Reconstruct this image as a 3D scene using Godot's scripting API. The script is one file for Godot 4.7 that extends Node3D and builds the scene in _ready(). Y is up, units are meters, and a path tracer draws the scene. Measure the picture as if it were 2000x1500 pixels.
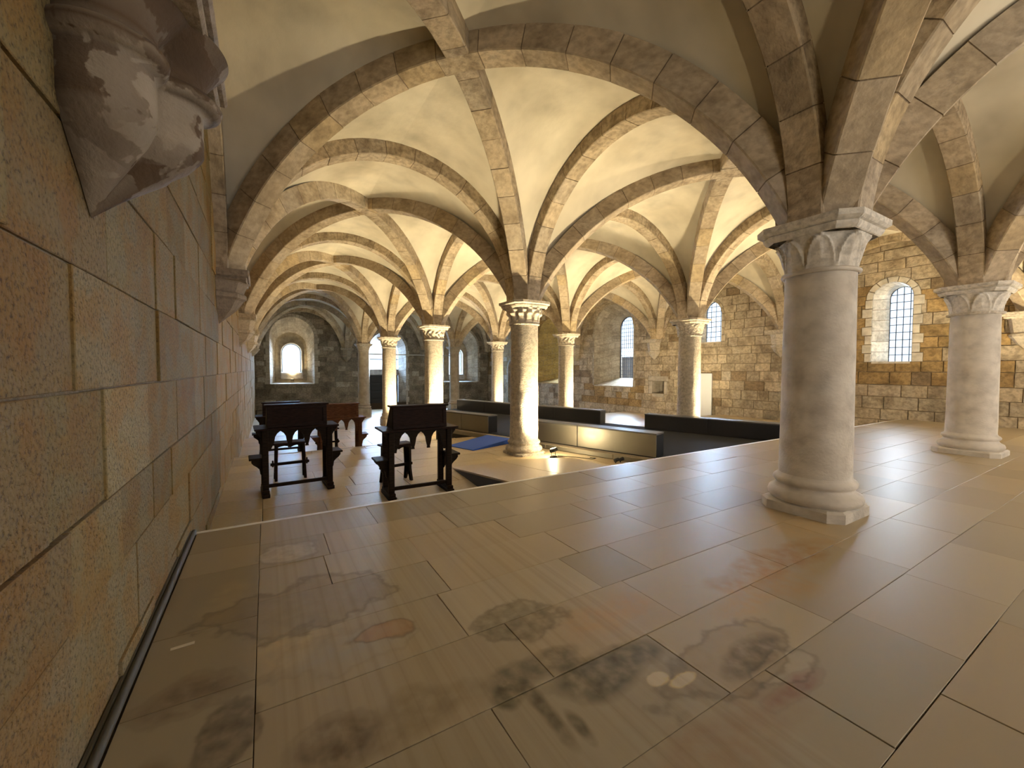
extends Node3D
# A vaulted stone hall: three aisles of rib vaults on round columns. Lengths are written in units of S metres (the eye stands one unit
# above the near floor); V() turns (across, height from the eye, distance ahead) into a point of the scene.

const S := 1.45
const XL := [-0.41, 3.38, 7.33, 11.15]
const ZL := [-2.5, 1.40, 5.28, 9.20, 13.25, 17.25, 21.3]
const CAP := 1.0
const APEX := 2.62
const DEP := 0.23
const OFF := 0.165
const RW := 0.215

var M := {}
var rng := RandomNumberGenerator.new()
var cam: Camera3D


func V(x: float, y: float, z: float) -> Vector3:
	return Vector3(x * S, (y + 1.0) * S, -z * S)


func lin(r: float, g: float, b: float) -> Color:
	return Color(r, g, b)


func srgb(r: int, g: int, b: int) -> Color:
	return Color(r / 255.0, g / 255.0, b / 255.0)


# ---------------------------------------------------------------- mesh building
class MB:
	var v := PackedVector3Array()
	var n := PackedVector3Array()
	var c := PackedColorArray()
	var t := PackedVector2Array()
	var ix := PackedInt32Array()
	var col := Color.WHITE

	func empty() -> bool:
		return ix.is_empty()

	func tri(a: Vector3, b: Vector3, d: Vector3, out: Vector3) -> void:
		poly([a, b, d], out)

	func poly(pts: Array, out: Vector3) -> void:
		var nn := Vector3.ZERO
		for i in range(1, pts.size() - 1):
			nn += (pts[i] - pts[0]).cross(pts[i + 1] - pts[0])
		if nn.length_squared() < 1e-14:
			return
		nn = nn.normalized()
		var rev := nn.dot(out) < 0.0
		if rev:
			nn = -nn
		var b := v.size()
		for p in pts:
			v.append(p)
			n.append(nn)
			c.append(col)
			t.append(Vector2(p.x, p.z))
		for i in range(1, pts.size() - 1):
			if rev:
				ix.append_array([b, b + i, b + i + 1])
			else:
				ix.append_array([b, b + i + 1, b + i])

	# a smooth sheet through rows of points; normals point away from ref (or towards it)
	func grid(rows: Array, ref: Vector3, towards := false, wrap := false) -> void:
		var nr := rows.size()
		var nc: int = rows[0].size()
		var b := v.size()
		var nn := PackedVector3Array()
		var total := 0.0
		for i in nr:
			for j in nc:
				var jl := (j - 1 + nc) % nc if wrap else maxi(j - 1, 0)
				var jr := (j + 1) % nc if wrap else mini(j + 1, nc - 1)
				var du: Vector3 = rows[i][jr] - rows[i][jl]
				var dv: Vector3 = rows[mini(i + 1, nr - 1)][j] - rows[maxi(i - 1, 0)][j]
				var q := du.cross(dv)
				if q.length_squared() < 1e-16:
					var i2 := 1 if i == 0 else i - 1
					du = rows[i2][jr] - rows[i2][jl]
					q = du.cross(dv)
				q = q.normalized()
				nn.append(q)
				total += q.dot(rows[i][j] - ref)
		var flip := (total < 0.0) != towards
		for i in nr:
			for j in nc:
				v.append(rows[i][j])
				n.append(-nn[i * nc + j] if flip else nn[i * nc + j])
				c.append(col)
				t.append(Vector2(rows[i][j].x, rows[i][j].z))
		for i in nr - 1:
			for j in (nc if wrap else nc - 1):
				var j2 := (j + 1) % nc
				var p := b + i * nc + j
				var q2 := b + i * nc + j2
				var r := b + (i + 1) * nc + j
				var s := b + (i + 1) * nc + j2
				if flip:
					ix.append_array([p, q2, s, p, s, r])
				else:
					ix.append_array([p, s, q2, p, r, s])

	func box(lo: Vector3, hi: Vector3, tr := Transform3D()) -> void:
		var q := []
		for i in 8:
			q.append(tr * Vector3(hi.x if i & 1 else lo.x, hi.y if i & 2 else lo.y, hi.z if i & 4 else lo.z))
		for f in [[0, 2, 6, 4, -1, 0, 0], [1, 3, 7, 5, 1, 0, 0], [0, 1, 5, 4, 0, -1, 0], [2, 3, 7, 6, 0, 1, 0], [0, 1, 3, 2, 0, 0, -1], [4, 5, 7, 6, 0, 0, 1]]:
			poly([q[f[0]], q[f[1]], q[f[2]], q[f[3]]], tr.basis * Vector3(f[4], f[5], f[6]))

	# a box with its edges cut at 45 degrees
	func bevel(lo: Vector3, hi: Vector3, b: float, tr := Transform3D()) -> void:
		b = minf(b, minf(hi.x - lo.x, minf(hi.y - lo.y, hi.z - lo.z)) * 0.45)
		var m := (lo + hi) / 2.0
		var h := (hi - lo) / 2.0
		for ax in 3:
			for sg in [-1.0, 1.0]:
				var a1 := (ax + 1) % 3
				var a2 := (ax + 2) % 3
				var pts := []
				for k in [[-1, -1], [1, -1], [1, 1], [-1, 1]]:
					var p := Vector3.ZERO
					p[ax] = sg * h[ax]
					p[a1] = k[0] * (h[a1] - b)
					p[a2] = k[1] * (h[a2] - b)
					pts.append(tr * (m + p))
				var o := Vector3.ZERO
				o[ax] = sg
				poly(pts, tr.basis * o)
				for sg2 in [-1.0, 1.0]:
					var e := []
					for k in [[0, -1], [0, 1], [1, 1], [1, -1]]:
						var p := Vector3.ZERO
						p[ax] = sg * (h[ax] - (b if k[0] else 0.0))
						p[a1] = sg2 * (h[a1] - (0.0 if k[0] else b))
						p[a2] = k[1] * (h[a2] - b)
						e.append(tr * (m + p))
					o = Vector3.ZERO
					o[ax] = sg
					o[a1] = sg2
					poly(e, tr.basis * o)
		for i in 8:
			var sx := 1.0 if i & 1 else -1.0
			var sy := 1.0 if i & 2 else -1.0
			var sz := 1.0 if i & 4 else -1.0
			var g := Vector3(sx, sy, sz)
			poly([tr * (m + Vector3(sx * h.x, sy * (h.y - b), sz * (h.z - b))), tr * (m + Vector3(sx * (h.x - b), sy * h.y, sz * (h.z - b))), tr * (m + Vector3(sx * (h.x - b), sy * (h.y - b), sz * h.z))], tr.basis * g)

	func tube(a: Vector3, b: Vector3, r: float, k := 8, caps := true) -> void:
		var d := (b - a).normalized()
		var s := d.cross(Vector3.UP if absf(d.y) < 0.9 else Vector3.RIGHT).normalized()
		var u := d.cross(s)
		var ra := PackedVector3Array()
		var rb := PackedVector3Array()
		for i in k:
			var o := (s * cos(TAU * i / k) + u * sin(TAU * i / k)) * r
			ra.append(a + o)
			rb.append(b + o)
		grid([ra, rb], (a + b) / 2.0, false, true)
		if caps:
			poly(Array(ra), -d)
			poly(Array(rb), d)

	func lathe(at: Vector3, prof: Array, k := 32) -> void:
		var rows := []
		for p in prof:
			var r := PackedVector3Array()
			for i in k:
				r.append(at + Vector3(cos(TAU * i / k) * p.x, p.y, sin(TAU * i / k) * p.x))
			rows.append(r)
		grid(rows, at + Vector3(0, (prof[0].y + prof[-1].y) / 2.0, 0), false, true)

	func add(o: MB) -> void:
		var b := v.size()
		v.append_array(o.v)
		n.append_array(o.n)
		c.append_array(o.c)
		t.append_array(o.t)
		for i in o.ix:
			ix.append(b + i)

	func mesh() -> ArrayMesh:
		var a := []
		a.resize(Mesh.ARRAY_MAX)
		a[Mesh.ARRAY_VERTEX] = v
		a[Mesh.ARRAY_NORMAL] = n
		a[Mesh.ARRAY_COLOR] = c
		a[Mesh.ARRAY_TEX_UV] = t
		a[Mesh.ARRAY_INDEX] = ix
		var m := ArrayMesh.new()
		m.add_surface_from_arrays(Mesh.PRIMITIVE_TRIANGLES, a)
		return m


# ---------------------------------------------------------------- nodes
func tag(o: Node3D, label := "", category := "", group := "", kind := "") -> Node3D:
	if label:
		o.set_meta("label", label)
	if category:
		o.set_meta("category", category)
	if group:
		o.set_meta("group", group)
	if kind:
		o.set_meta("kind", kind)
	return o


func put(called: String, m: MB, mat: Material, parent: Node = self) -> MeshInstance3D:
	var o := MeshInstance3D.new()
	var have: int = names.get(str(parent.get_instance_id()) + called, 0)
	names[str(parent.get_instance_id()) + called] = have + 1
	o.name = called if have == 0 else "%s_%03d" % [called, have]
	o.mesh = m.mesh()
	o.material_override = mat
	parent.add_child(o, true)
	return o


var names := {}


func thing(called: String, at := Vector3.ZERO, turn := 0.0, parent: Node = self) -> Node3D:
	var o := Node3D.new()
	var have: int = names.get(str(parent.get_instance_id()) + called, 0)
	names[str(parent.get_instance_id()) + called] = have + 1
	o.name = called if have == 0 else "%s_%03d" % [called, have]
	parent.add_child(o, true)
	o.position = at
	o.rotation.y = turn
	return o


# ---------------------------------------------------------------- textures and materials
func noise_tex(sd: int, freq: float, oct: int, ramp: Array, size := 512, warp := 0.0, type := FastNoiseLite.TYPE_SIMPLEX_SMOOTH) -> NoiseTexture2D:
	var f := FastNoiseLite.new()
	f.seed = sd
	f.noise_type = type
	f.frequency = freq
	f.fractal_octaves = oct
	f.fractal_gain = 0.55
	if warp > 0.0:
		f.domain_warp_enabled = true
		f.domain_warp_amplitude = warp
		f.domain_warp_frequency = freq * 0.7
	var t := NoiseTexture2D.new()
	t.width = size
	t.height = size
	t.seamless = true
	t.generate_mipmaps = false
	t.noise = f
	if ramp.size():
		var g := Gradient.new()
		var offs := PackedFloat32Array()
		var cols := PackedColorArray()
		for r in ramp:
			offs.append(r[0])
			cols.append(r[1])
		g.offsets = offs
		g.colors = cols
		t.color_ramp = g
	return t


func grey(x: float) -> Color:
	return Color(x, x, x)


func stone(tex: Texture2D, bump: Texture2D, depth_cm: float, per_m: float, rough := 0.9, tint := Color.WHITE, det: Texture2D = null, det_per_m := 0.4) -> StandardMaterial3D:
	var m := StandardMaterial3D.new()
	m.albedo_color = tint
	m.albedo_texture = tex
	m.uv1_triplanar = true
	m.uv1_world_triplanar = true
	m.uv1_scale = Vector3.ONE * per_m
	m.roughness = rough
	m.vertex_color_use_as_albedo = true
	if bump:
		m.heightmap_enabled = true
		m.heightmap_texture = bump
		m.heightmap_scale = depth_cm
	if det:
		m.detail_enabled = true
		m.detail_albedo = det
		m.detail_blend_mode = BaseMaterial3D.BLEND_MODE_MUL
		m.detail_uv_layer = BaseMaterial3D.DETAIL_UV_2
		m.uv2_triplanar = true
		m.uv2_world_triplanar = true
		m.uv2_scale = Vector3.ONE * det_per_m
	return m


func plain(c: Color, rough: float, metal := 0.0) -> StandardMaterial3D:
	var m := StandardMaterial3D.new()
	m.albedo_color = c
	m.roughness = rough
	m.metallic = metal
	return m


func stain_image() -> ImageTexture:
	# wear and water marks that belong to the near slabs; x -0.5..3.5 and z 0.3..3.3 of the near floor
	var w := 1024
	var h := 768
	var f := FastNoiseLite.new()
	f.seed = 11
	f.frequency = 0.012
	f.fractal_octaves = 4
	var im1 := f.get_image(w, h)
	f.seed = 12
	f.frequency = 0.05
	var im2 := f.get_image(w, h)
	im1.convert(Image.FORMAT_L8)
	im2.convert(Image.FORMAT_L8)
	var a := im1.get_data()
	var b := im2.get_data()
	# centre x, z, reach x, z, colour, strength, rim
	var st := [
		[0.08, 2.48, 0.17, 0.13, Color(1.25, 1.28, 1.35), 0.8, 0.5], [0.14, 1.92, 0.32, 0.2, Color(0.78, 0.74, 0.7), 0.55, 0.7], [0.25, 1.55, 0.2, 0.12, Color(0.95, 1.0, 1.12), 0.8, 0.2],
		[0.36, 1.57, 0.13, 0.06, Color(1.05, 0.78, 0.58), 0.7, 0.8], [0.06, 1.66, 0.16, 0.13, Color(1.2, 1.14, 1.0), 0.5, 0.0], [0.86, 1.36, 0.17, 0.13, Color(0.62, 0.62, 0.58), 0.85, 0.5],
		[0.98, 0.98, 0.24, 0.09, Color(0.5, 0.5, 0.45), 0.9, 0.0], [0.75, 1.12, 0.2, 0.06, Color(0.52, 0.53, 0.5), 0.8, 0.0], [1.08, 0.87, 0.05, 0.03, Color(2.6, 2.3, 1.8), 1.3, 0.0], [1.15, 0.825, 0.07, 0.026, Color(2.6, 2.3, 1.8), 1.3, 0.0],
		[1.36, 0.80, 0.32, 0.12, Color(0.85, 0.8, 0.72), 0.6, 0.7], [1.45, 0.77, 0.2, 0.06, Color(0.6, 0.58, 0.52), 0.9, 0.0], [1.42, 0.62, 0.17, 0.04, Color(0.82, 0.62, 0.6), 0.8, 0.2], [1.5, 0.68, 0.16, 0.06, Color(1.15, 1.15, 1.18), 0.6, 0.7],
		[0.69, 0.93, 0.03, 0.14, Color(0.5, 0.48, 0.42), 0.95, 0.0], [0.74, 0.86, 0.025, 0.08, Color(0.5, 0.48, 0.42), 0.9, 0.0], [0.62, 1.06, 0.05, 0.05, Color(0.45, 0.45, 0.38), 0.9, 0.0], [-0.11, 1.34, 0.08, 0.13, Color(0.55, 0.52, 0.5), 0.85, 0.4], [-0.2, 1.55, 0.15, 0.1, Color(0.66, 0.6, 0.58), 0.75, 0.2],
		[-0.17, 2.14, 0.1, 0.16, Color(1.16, 1.14, 1.08), 0.6, 0.0], [-0.28, 1.2, 0.1, 0.2, Color(0.7, 0.64, 0.56), 0.8, 0.0], [2.3, 1.11, 0.6, 0.12, Color(0.92, 0.72, 0.46), 0.7, 0.0], [1.95, 0.98, 0.43, 0.12, Color(1.1, 0.9, 0.6), 0.5, 0.0], [2.9, 1.25, 0.3, 0.2, Color(1.15, 1.05, 0.9), 0.5, 0.0],
		[0.34, 1.13, 0.3, 0.1, Color(0.72, 0.68, 0.6), 0.6, 0.0], [0.13, 1.18, 0.14, 0.1, Color(0.6, 0.55, 0.5), 0.7, 0.2], [1.7, 0.5, 0.45, 0.1, Color(0.95, 1.0, 1.06), 0.6, 0.0], [1.1, 0.62, 0.4, 0.1, Color(0.92, 0.78, 0.68), 0.5, 0.0], [1.2, 1.2, 0.3, 0.1, Color(1.1, 0.92, 0.7), 0.5, 0.0],
	]
	var out := PackedByteArray()
	out.resize(w * h * 3)
	var box := []
	for s in st:
		box.append(PackedFloat32Array([s[0] - s[2] * 1.6, s[0] + s[2] * 1.6, s[1] - s[3] * 1.6, s[1] + s[3] * 1.6]))
	for j in h:
		var z := 0.3 + 3.0 * (j + 0.5) / h
		var act := []
		for k in st.size():
			if z > box[k][2] and z < box[k][3]:
				act.append(k)
		for i in w:
			var x := -0.5 + 4.0 * (i + 0.5) / w
			var p := j * w + i
			var n1 := a[p] / 255.0 - 0.5
			var n2 := b[p] / 255.0 - 0.5
			var r := 0.83
			var g := 0.83
			var bl := 0.83
			for k in act:
				if x < box[k][0] or x > box[k][1]:
					continue
				var s: Array = st[k]
				var dx: float = (x - s[0]) / s[2]
				var dz: float = (z - s[1]) / s[3]
				var d := sqrt(dx * dx + dz * dz) + n1 * 0.9 + n2 * 0.25
				if d > 1.15:
					continue
				var q: float = clampf((1.06 - d) * (2.2 if s[6] < 0.3 else 6.0), 0.0, 1.0) * s[5] * 0.72 * (0.75 + n2 * 1.3 if s[6] < 0.6 else 0.8 + n2 * 0.6)
				q = clampf(q, 0.0, 1.0)
				var cc: Color = s[4]
				var rim: float = 1.0 - s[6] * 0.2 * exp(-pow((d - 0.98) * 11.0, 2.0))
				r *= (1.0 + (cc.r - 1.0) * q) * rim
				g *= (1.0 + (cc.g - 1.0) * q) * rim
				bl *= (1.0 + (cc.b - 1.0) * q) * rim
			out[p * 3] = int(clampf(r, 0.0, 1.0) * 255.0)
			out[p * 3 + 1] = int(clampf(g, 0.0, 1.0) * 255.0)
			out[p * 3 + 2] = int(clampf(bl, 0.0, 1.0) * 255.0)
	return ImageTexture.create_from_image(Image.create_from_data(w, h, false, Image.FORMAT_RGB8, out))


func materials() -> void:
	var blotch := noise_tex(1, 0.012, 5, [[0.0, grey(0.74)], [0.35, grey(0.85)], [0.6, grey(0.95)], [1.0, grey(1.0)]], 1024, 30.0)
	var pits := noise_tex(2, 0.045, 4, [[0.0, grey(0.0)], [0.25, grey(0.3)], [0.42, grey(0.78)], [1.0, grey(1.0)]], 1024)
	var rough := noise_tex(3, 0.03, 5, [], 1024)
	var soft := noise_tex(4, 0.006, 4, [[0.0, grey(0.8)], [0.5, grey(0.93)], [1.0, grey(1.0)]], 512)
	var big := noise_tex(5, 0.008, 4, [[0.0, Color(0.76, 0.72, 0.68)], [0.38, Color(0.9, 0.88, 0.85)], [0.55, Color(1, 0.98, 0.95)], [1.0, Color(1, 1, 1)]], 512, 20.0)
	var streak := noise_tex(6, 0.025, 6, [[0.0, Color(0.9, 0.88, 0.84)], [0.35, Color(0.965, 0.955, 0.94)], [0.6, Color(0.99, 0.985, 0.975)], [1.0, Color(1, 1, 1)]], 1024, 14.0)
	var gold := noise_tex(8, 0.01, 4, [[0.0, Color(0.95, 0.8, 0.55)], [0.4, Color(0.97, 0.88, 0.7)], [0.6, Color(0.94, 0.92, 0.85)], [1.0, Color(1, 0.97, 0.9)]], 512, 20.0)
	M.wall = stone(blotch, rough, 1.0, 0.55, 0.92, Color.WHITE, big, 0.28)
	M.wall_near = stone(noise_tex(9, 0.05, 5, [[0.0, grey(0.5)], [0.2, grey(0.68)], [0.34, grey(0.9)], [0.5, grey(0.93)], [1.0, grey(1.0)]], 1024), pits, 0.7, 0.75, 0.93, Color.WHITE, gold, 0.45)
	M.mortar = stone(blotch, rough, 1.0, 0.8, 0.95)
	M.rib = stone(blotch, rough, 0.6, 0.8, 0.9, Color.WHITE, big, 0.5)
	M.plaster = stone(soft, rough, 0.25, 0.3, 0.95, Color.WHITE, noise_tex(10, 0.005, 5, [[0.0, Color(0.84, 0.82, 0.78)], [0.4, Color(0.97, 0.96, 0.94)], [1.0, Color(1, 1, 1)]], 512), 0.12)
	var faint := noise_tex(14, 0.008, 4, [[0.0, Color(0.86, 0.84, 0.82)], [0.4, Color(0.95, 0.94, 0.93)], [1.0, Color(1, 1, 1)]], 512, 20.0)
	M.smooth = stone(soft, rough, 0.35, 0.9, 0.85, Color.WHITE, faint, 0.6)
	M.peeling = stone(soft, rough, 0.4, 1.0, 0.88, Color.WHITE, noise_tex(15, 0.006, 5, [[0.0, Color(0.5, 0.43, 0.36)], [0.52, Color(0.6, 0.53, 0.45)], [0.54, Color(0.98, 0.98, 0.97)], [1.0, Color(1, 1, 1)]], 512, 25.0), 0.8)
	M.pitted = stone(blotch, pits, 3.2, 0.8, 0.9)
	M.carved = stone(blotch, rough, 0.5, 1.0, 0.88)
	# floor slabs: marks on the near slabs, and a streaky bed along the slabs
	var fl := StandardMaterial3D.new()
	fl.albedo_texture = stain_image()
	fl.texture_repeat = false
	fl.vertex_color_use_as_albedo = true
	fl.uv1_scale = Vector3(1.0 / (4.0 * S), -1.0 / (3.0 * S), 1.0)
	fl.uv1_offset = Vector3(0.125, -0.1, 0.0)
	fl.detail_enabled = true
	fl.detail_albedo = streak
	fl.detail_blend_mode = BaseMaterial3D.BLEND_MODE_MUL
	fl.detail_uv_layer = BaseMaterial3D.DETAIL_UV_2
	fl.uv2_triplanar = true
	fl.uv2_world_triplanar = true
	fl.uv2_scale = Vector3(0.55, 0.6, 1.3)
	fl.roughness = 0.42
	fl.metallic_specular = 0.36
	M.floor = fl
	var fl2 := stone(streak, null, 0.0, 1.0, 0.42, grey(0.9))
	fl2.uv1_scale = Vector3(0.55, 0.6, 1.3)
	fl2.metallic_specular = 0.36
	M.floor_far = fl2
	M.bed = plain(srgb(62, 48, 34), 0.9)
	var wood := stone(noise_tex(21, 0.02, 5, [[0.0, grey(0.55)], [0.5, grey(0.85)], [1.0, grey(1.0)]], 512, 10.0), null, 0.0, 1.0, 0.55)
	wood.metallic_specular = 0.22
	wood.uv1_world_triplanar = false
	wood.uv1_scale = Vector3(0.7, 6.0, 6.0)
	M.wood = wood
	M.panel = plain(srgb(150, 146, 136), 0.5, 0.85)  # front-row copy; lamp light on the panels put into a paler colour
	M.panel.roughness_texture = noise_tex(22, 0.02, 4, [[0.0, grey(0.75)], [1.0, grey(1.0)]], 256)
	M.panel.uv1_triplanar = true
	M.panel_shaded = plain(srgb(62, 62, 66), 0.5, 0.7)  # back-row copy of the panel, with shade put into the colour
	M.bench_body = plain(srgb(24, 24, 27), 0.5)
	M.bench_top = plain(srgb(96, 94, 92), 0.5)
	M.carpet = stone(noise_tex(23, 0.4, 2, [[0.0, grey(0.6)], [1.0, grey(1.0)]], 256), rough, 0.6, 3.0, 1.0, srgb(46, 47, 52))
	M.blue = plain(srgb(52, 98, 205), 0.75)
	M.black = plain(srgb(14, 14, 15), 0.5)
	M.iron = plain(srgb(22, 25, 32), 0.6, 0.2)
	M.steel = plain(srgb(170, 168, 165), 0.35, 0.8)
	M.nosing = plain(srgb(225, 222, 216), 0.45, 0.25)
	M.pipe = plain(srgb(74, 70, 60), 0.6)
	M.white = plain(srgb(225, 230, 236), 0.5)
	M.paper = plain(srgb(205, 192, 170), 0.8)
	var gl := StandardMaterial3D.new()
	gl.transparency = BaseMaterial3D.TRANSPARENCY_ALPHA
	gl.albedo_color = Color(0.85, 0.93, 1.0, 0.06)
	gl.roughness = 0.05
	M.glass = gl
	M.door = plain(srgb(18, 20, 26), 0.45)
	M.cable = plain(srgb(30, 28, 25), 0.6)
	var lamp := StandardMaterial3D.new()
	lamp.albedo_color = Color(1, 0.95, 0.85)
	lamp.emission_enabled = true
	lamp.emission = Color(1.0, 0.83, 0.55)
	lamp.emission_energy_multiplier = 6.0
	M.lamp = lamp
	M.roof = plain(srgb(60, 52, 46), 0.9)


# ---------------------------------------------------------------- camera numbers, to tell how large a piece shows
func shows(p: Vector3) -> Vector3:
	var q := cam.transform.affine_inverse() * p
	if q.z > -0.05:
		return Vector3(-9, -9, 0)
	return Vector3(1000.0 + 803.0 * q.x / -q.z, 750.0 - 803.0 * q.y / -q.z, -q.z)


func score(p: Vector3, area: float) -> float:
	var q := shows(p)
	if q.z <= 0.0:
		return 0.0
	var inside := q.x > -40.0 and q.x < 2040.0 and q.y > -40.0 and q.y < 1540.0
	return area / (q.z * q.z) * (1.0 if inside else 0.001)


# ---------------------------------------------------------------- plates: a 2D outline with thickness, laid on a surface
func inset(p: PackedVector2Array, b: float) -> PackedVector2Array:
	var out := PackedVector2Array()
	var n := p.size()
	var sg := -1.0 if Geometry2D.is_polygon_clockwise(p) else 1.0
	for i in n:
		var a := (p[i] - p[(i - 1 + n) % n]).normalized()
		var c := (p[(i + 1) % n] - p[i]).normalized()
		var n1 := Vector2(-a.y, a.x) * sg
		var n2 := Vector2(-c.y, c.x) * sg
		out.append(p[i] + (n1 + n2) / maxf(1.0 + n1.dot(n2), 0.4) * b)
	return out


func plate(m: MB, p: PackedVector2Array, at: Callable, d0: float, d1: float, b: float) -> void:
	var q := inset(p, b) if b > 0.0 else p
	var o: Vector3 = at.call(p[0].x, p[0].y, 1.0) - at.call(p[0].x, p[0].y, 0.0)
	var tri := Geometry2D.triangulate_polygon(q)
	if tri.is_empty():
		return
	for i in range(0, tri.size(), 3):
		m.poly([at.call(q[tri[i]].x, q[tri[i]].y, d1), at.call(q[tri[i + 1]].x, q[tri[i + 1]].y, d1), at.call(q[tri[i + 2]].x, q[tri[i + 2]].y, d1)], o)
	var n := p.size()
	var sg := 1.0 if Geometry2D.is_polygon_clockwise(p) else -1.0
	for i in n:
		var k := (i + 1) % n
		var e := (p[k] - p[i]).normalized()
		var e2 := Vector2(-e.y, e.x) * sg
		var out: Vector3 = at.call(p[i].x + e2.x, p[i].y + e2.y, 0.0) - at.call(p[i].x, p[i].y, 0.0)
		var db := d1 - signf(d1 - d0) * b
		if b > 0.0:
			m.poly([at.call(p[i].x, p[i].y, db), at.call(p[k].x, p[k].y, db), at.call(q[k].x, q[k].y, d1), at.call(q[i].x, q[i].y, d1)], out + o)
		m.poly([at.call(p[i].x, p[i].y, d0), at.call(p[k].x, p[k].y, d0), at.call(p[k].x, p[k].y, db), at.call(p[i].x, p[i].y, db)], out)


func rect(u0: float, v0: float, u1: float, v1: float) -> PackedVector2Array:
	return PackedVector2Array([Vector2(u0, v0), Vector2(u1, v0), Vector2(u1, v1), Vector2(u0, v1)])


func area2(p: PackedVector2Array) -> float:
	var s := 0.0
	for i in p.size():
		s += p[i].cross(p[(i + 1) % p.size()])
	return absf(s) / 2.0


func centre(p: PackedVector2Array) -> Vector2:
	var s := Vector2.ZERO
	for q in p:
		s += q
	return s / p.size()


# cut every cutter away from p
func cut(p: PackedVector2Array, cutters: Array) -> Array:
	var have := [p]
	for k in cutters:
		var lo: Vector2 = k.lo
		var hi: Vector2 = k.hi
		var next := []
		for q in have:
			var away := true
			var ql := Vector2(INF, INF)
			var qh := -ql
			for w in q:
				ql = ql.min(w)
				qh = qh.max(w)
			away = ql.x >= hi.x or qh.x <= lo.x or ql.y >= hi.y or qh.y <= lo.y
			if away:
				next.append(q)
				continue
			for r in Geometry2D.clip_polygons(q, k.p):
				if not Geometry2D.is_polygon_clockwise(r):
					next.append(r)
		have = next
	return have


func cutter(p: PackedVector2Array) -> Dictionary:
	var lo := Vector2(INF, INF)
	var hi := -lo
	for w in p:
		lo = lo.min(w)
		hi = hi.max(w)
	return {"p": p, "lo": lo, "hi": hi}


# pieces: [{p, d0, d1, b, col, at}]; the ones that show largest become parts, the rest one part
func lay(called: String, pieces: Array, at: Callable, mat: Material, parent: Node3D, most := 300) -> void:
	for q in pieces:
		var c := centre(q.p)
		q.score = score(at.call(c.x, c.y, q.d1), area2(q.p))
	pieces.sort_custom(func(a, b): return a.score > b.score)
	var rest := MB.new()
	for i in pieces.size():
		var q: Dictionary = pieces[i]
		var m := MB.new() if i < most and q.score > 1e-6 else rest
		m.col = q.col
		plate(m, q.p, at, q.d0, q.d1, q.b)
		if m != rest and not m.empty():
			put(called, m, q.get("mat", mat), parent)
	if not rest.empty():
		var o := put(called, rest, mat, parent)
		tag(o, "", "", "", "stuff")


# ---------------------------------------------------------------- arcs of the vault
# half an arc that springs `ins` from a support and rises to the crown half a span away; e is the offset outwards. Points (distance from the support's axis, height).
func half_arc(half: float, ins: float, e: float, y0: float, n: int) -> PackedVector2Array:
	var a := half - ins
	var r := APEX - CAP
	var rad := (a * a + r * r) / (2.0 * r)
	var cy := APEX - rad
	var t0 := asin(clampf((y0 - cy) / (rad + e), -1.0, 1.0))
	var out := PackedVector2Array()
	for i in n + 1:
		var t := lerpf(t0, PI / 2.0, float(i) / n)
		out.append(Vector2(half - (rad + e) * cos(t), cy + (rad + e) * sin(t)))
	return out


func wall_arc_height(u: float, lines: Array) -> float:
	for i in lines.size() - 1:
		if u >= lines[i] and u <= lines[i + 1]:
			var half: float = (lines[i + 1] - lines[i]) / 2.0
			var a := half - 0.25
			var r := APEX - CAP
			var rad := (a * a + r * r) / (2.0 * r)
			var x: float = u - lines[i] - half
			var rr := rad + OFF
			return maxf(1.05, APEX - rad + sqrt(maxf(rr * rr - x * x, 0.0)))
	return 2.8


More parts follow.
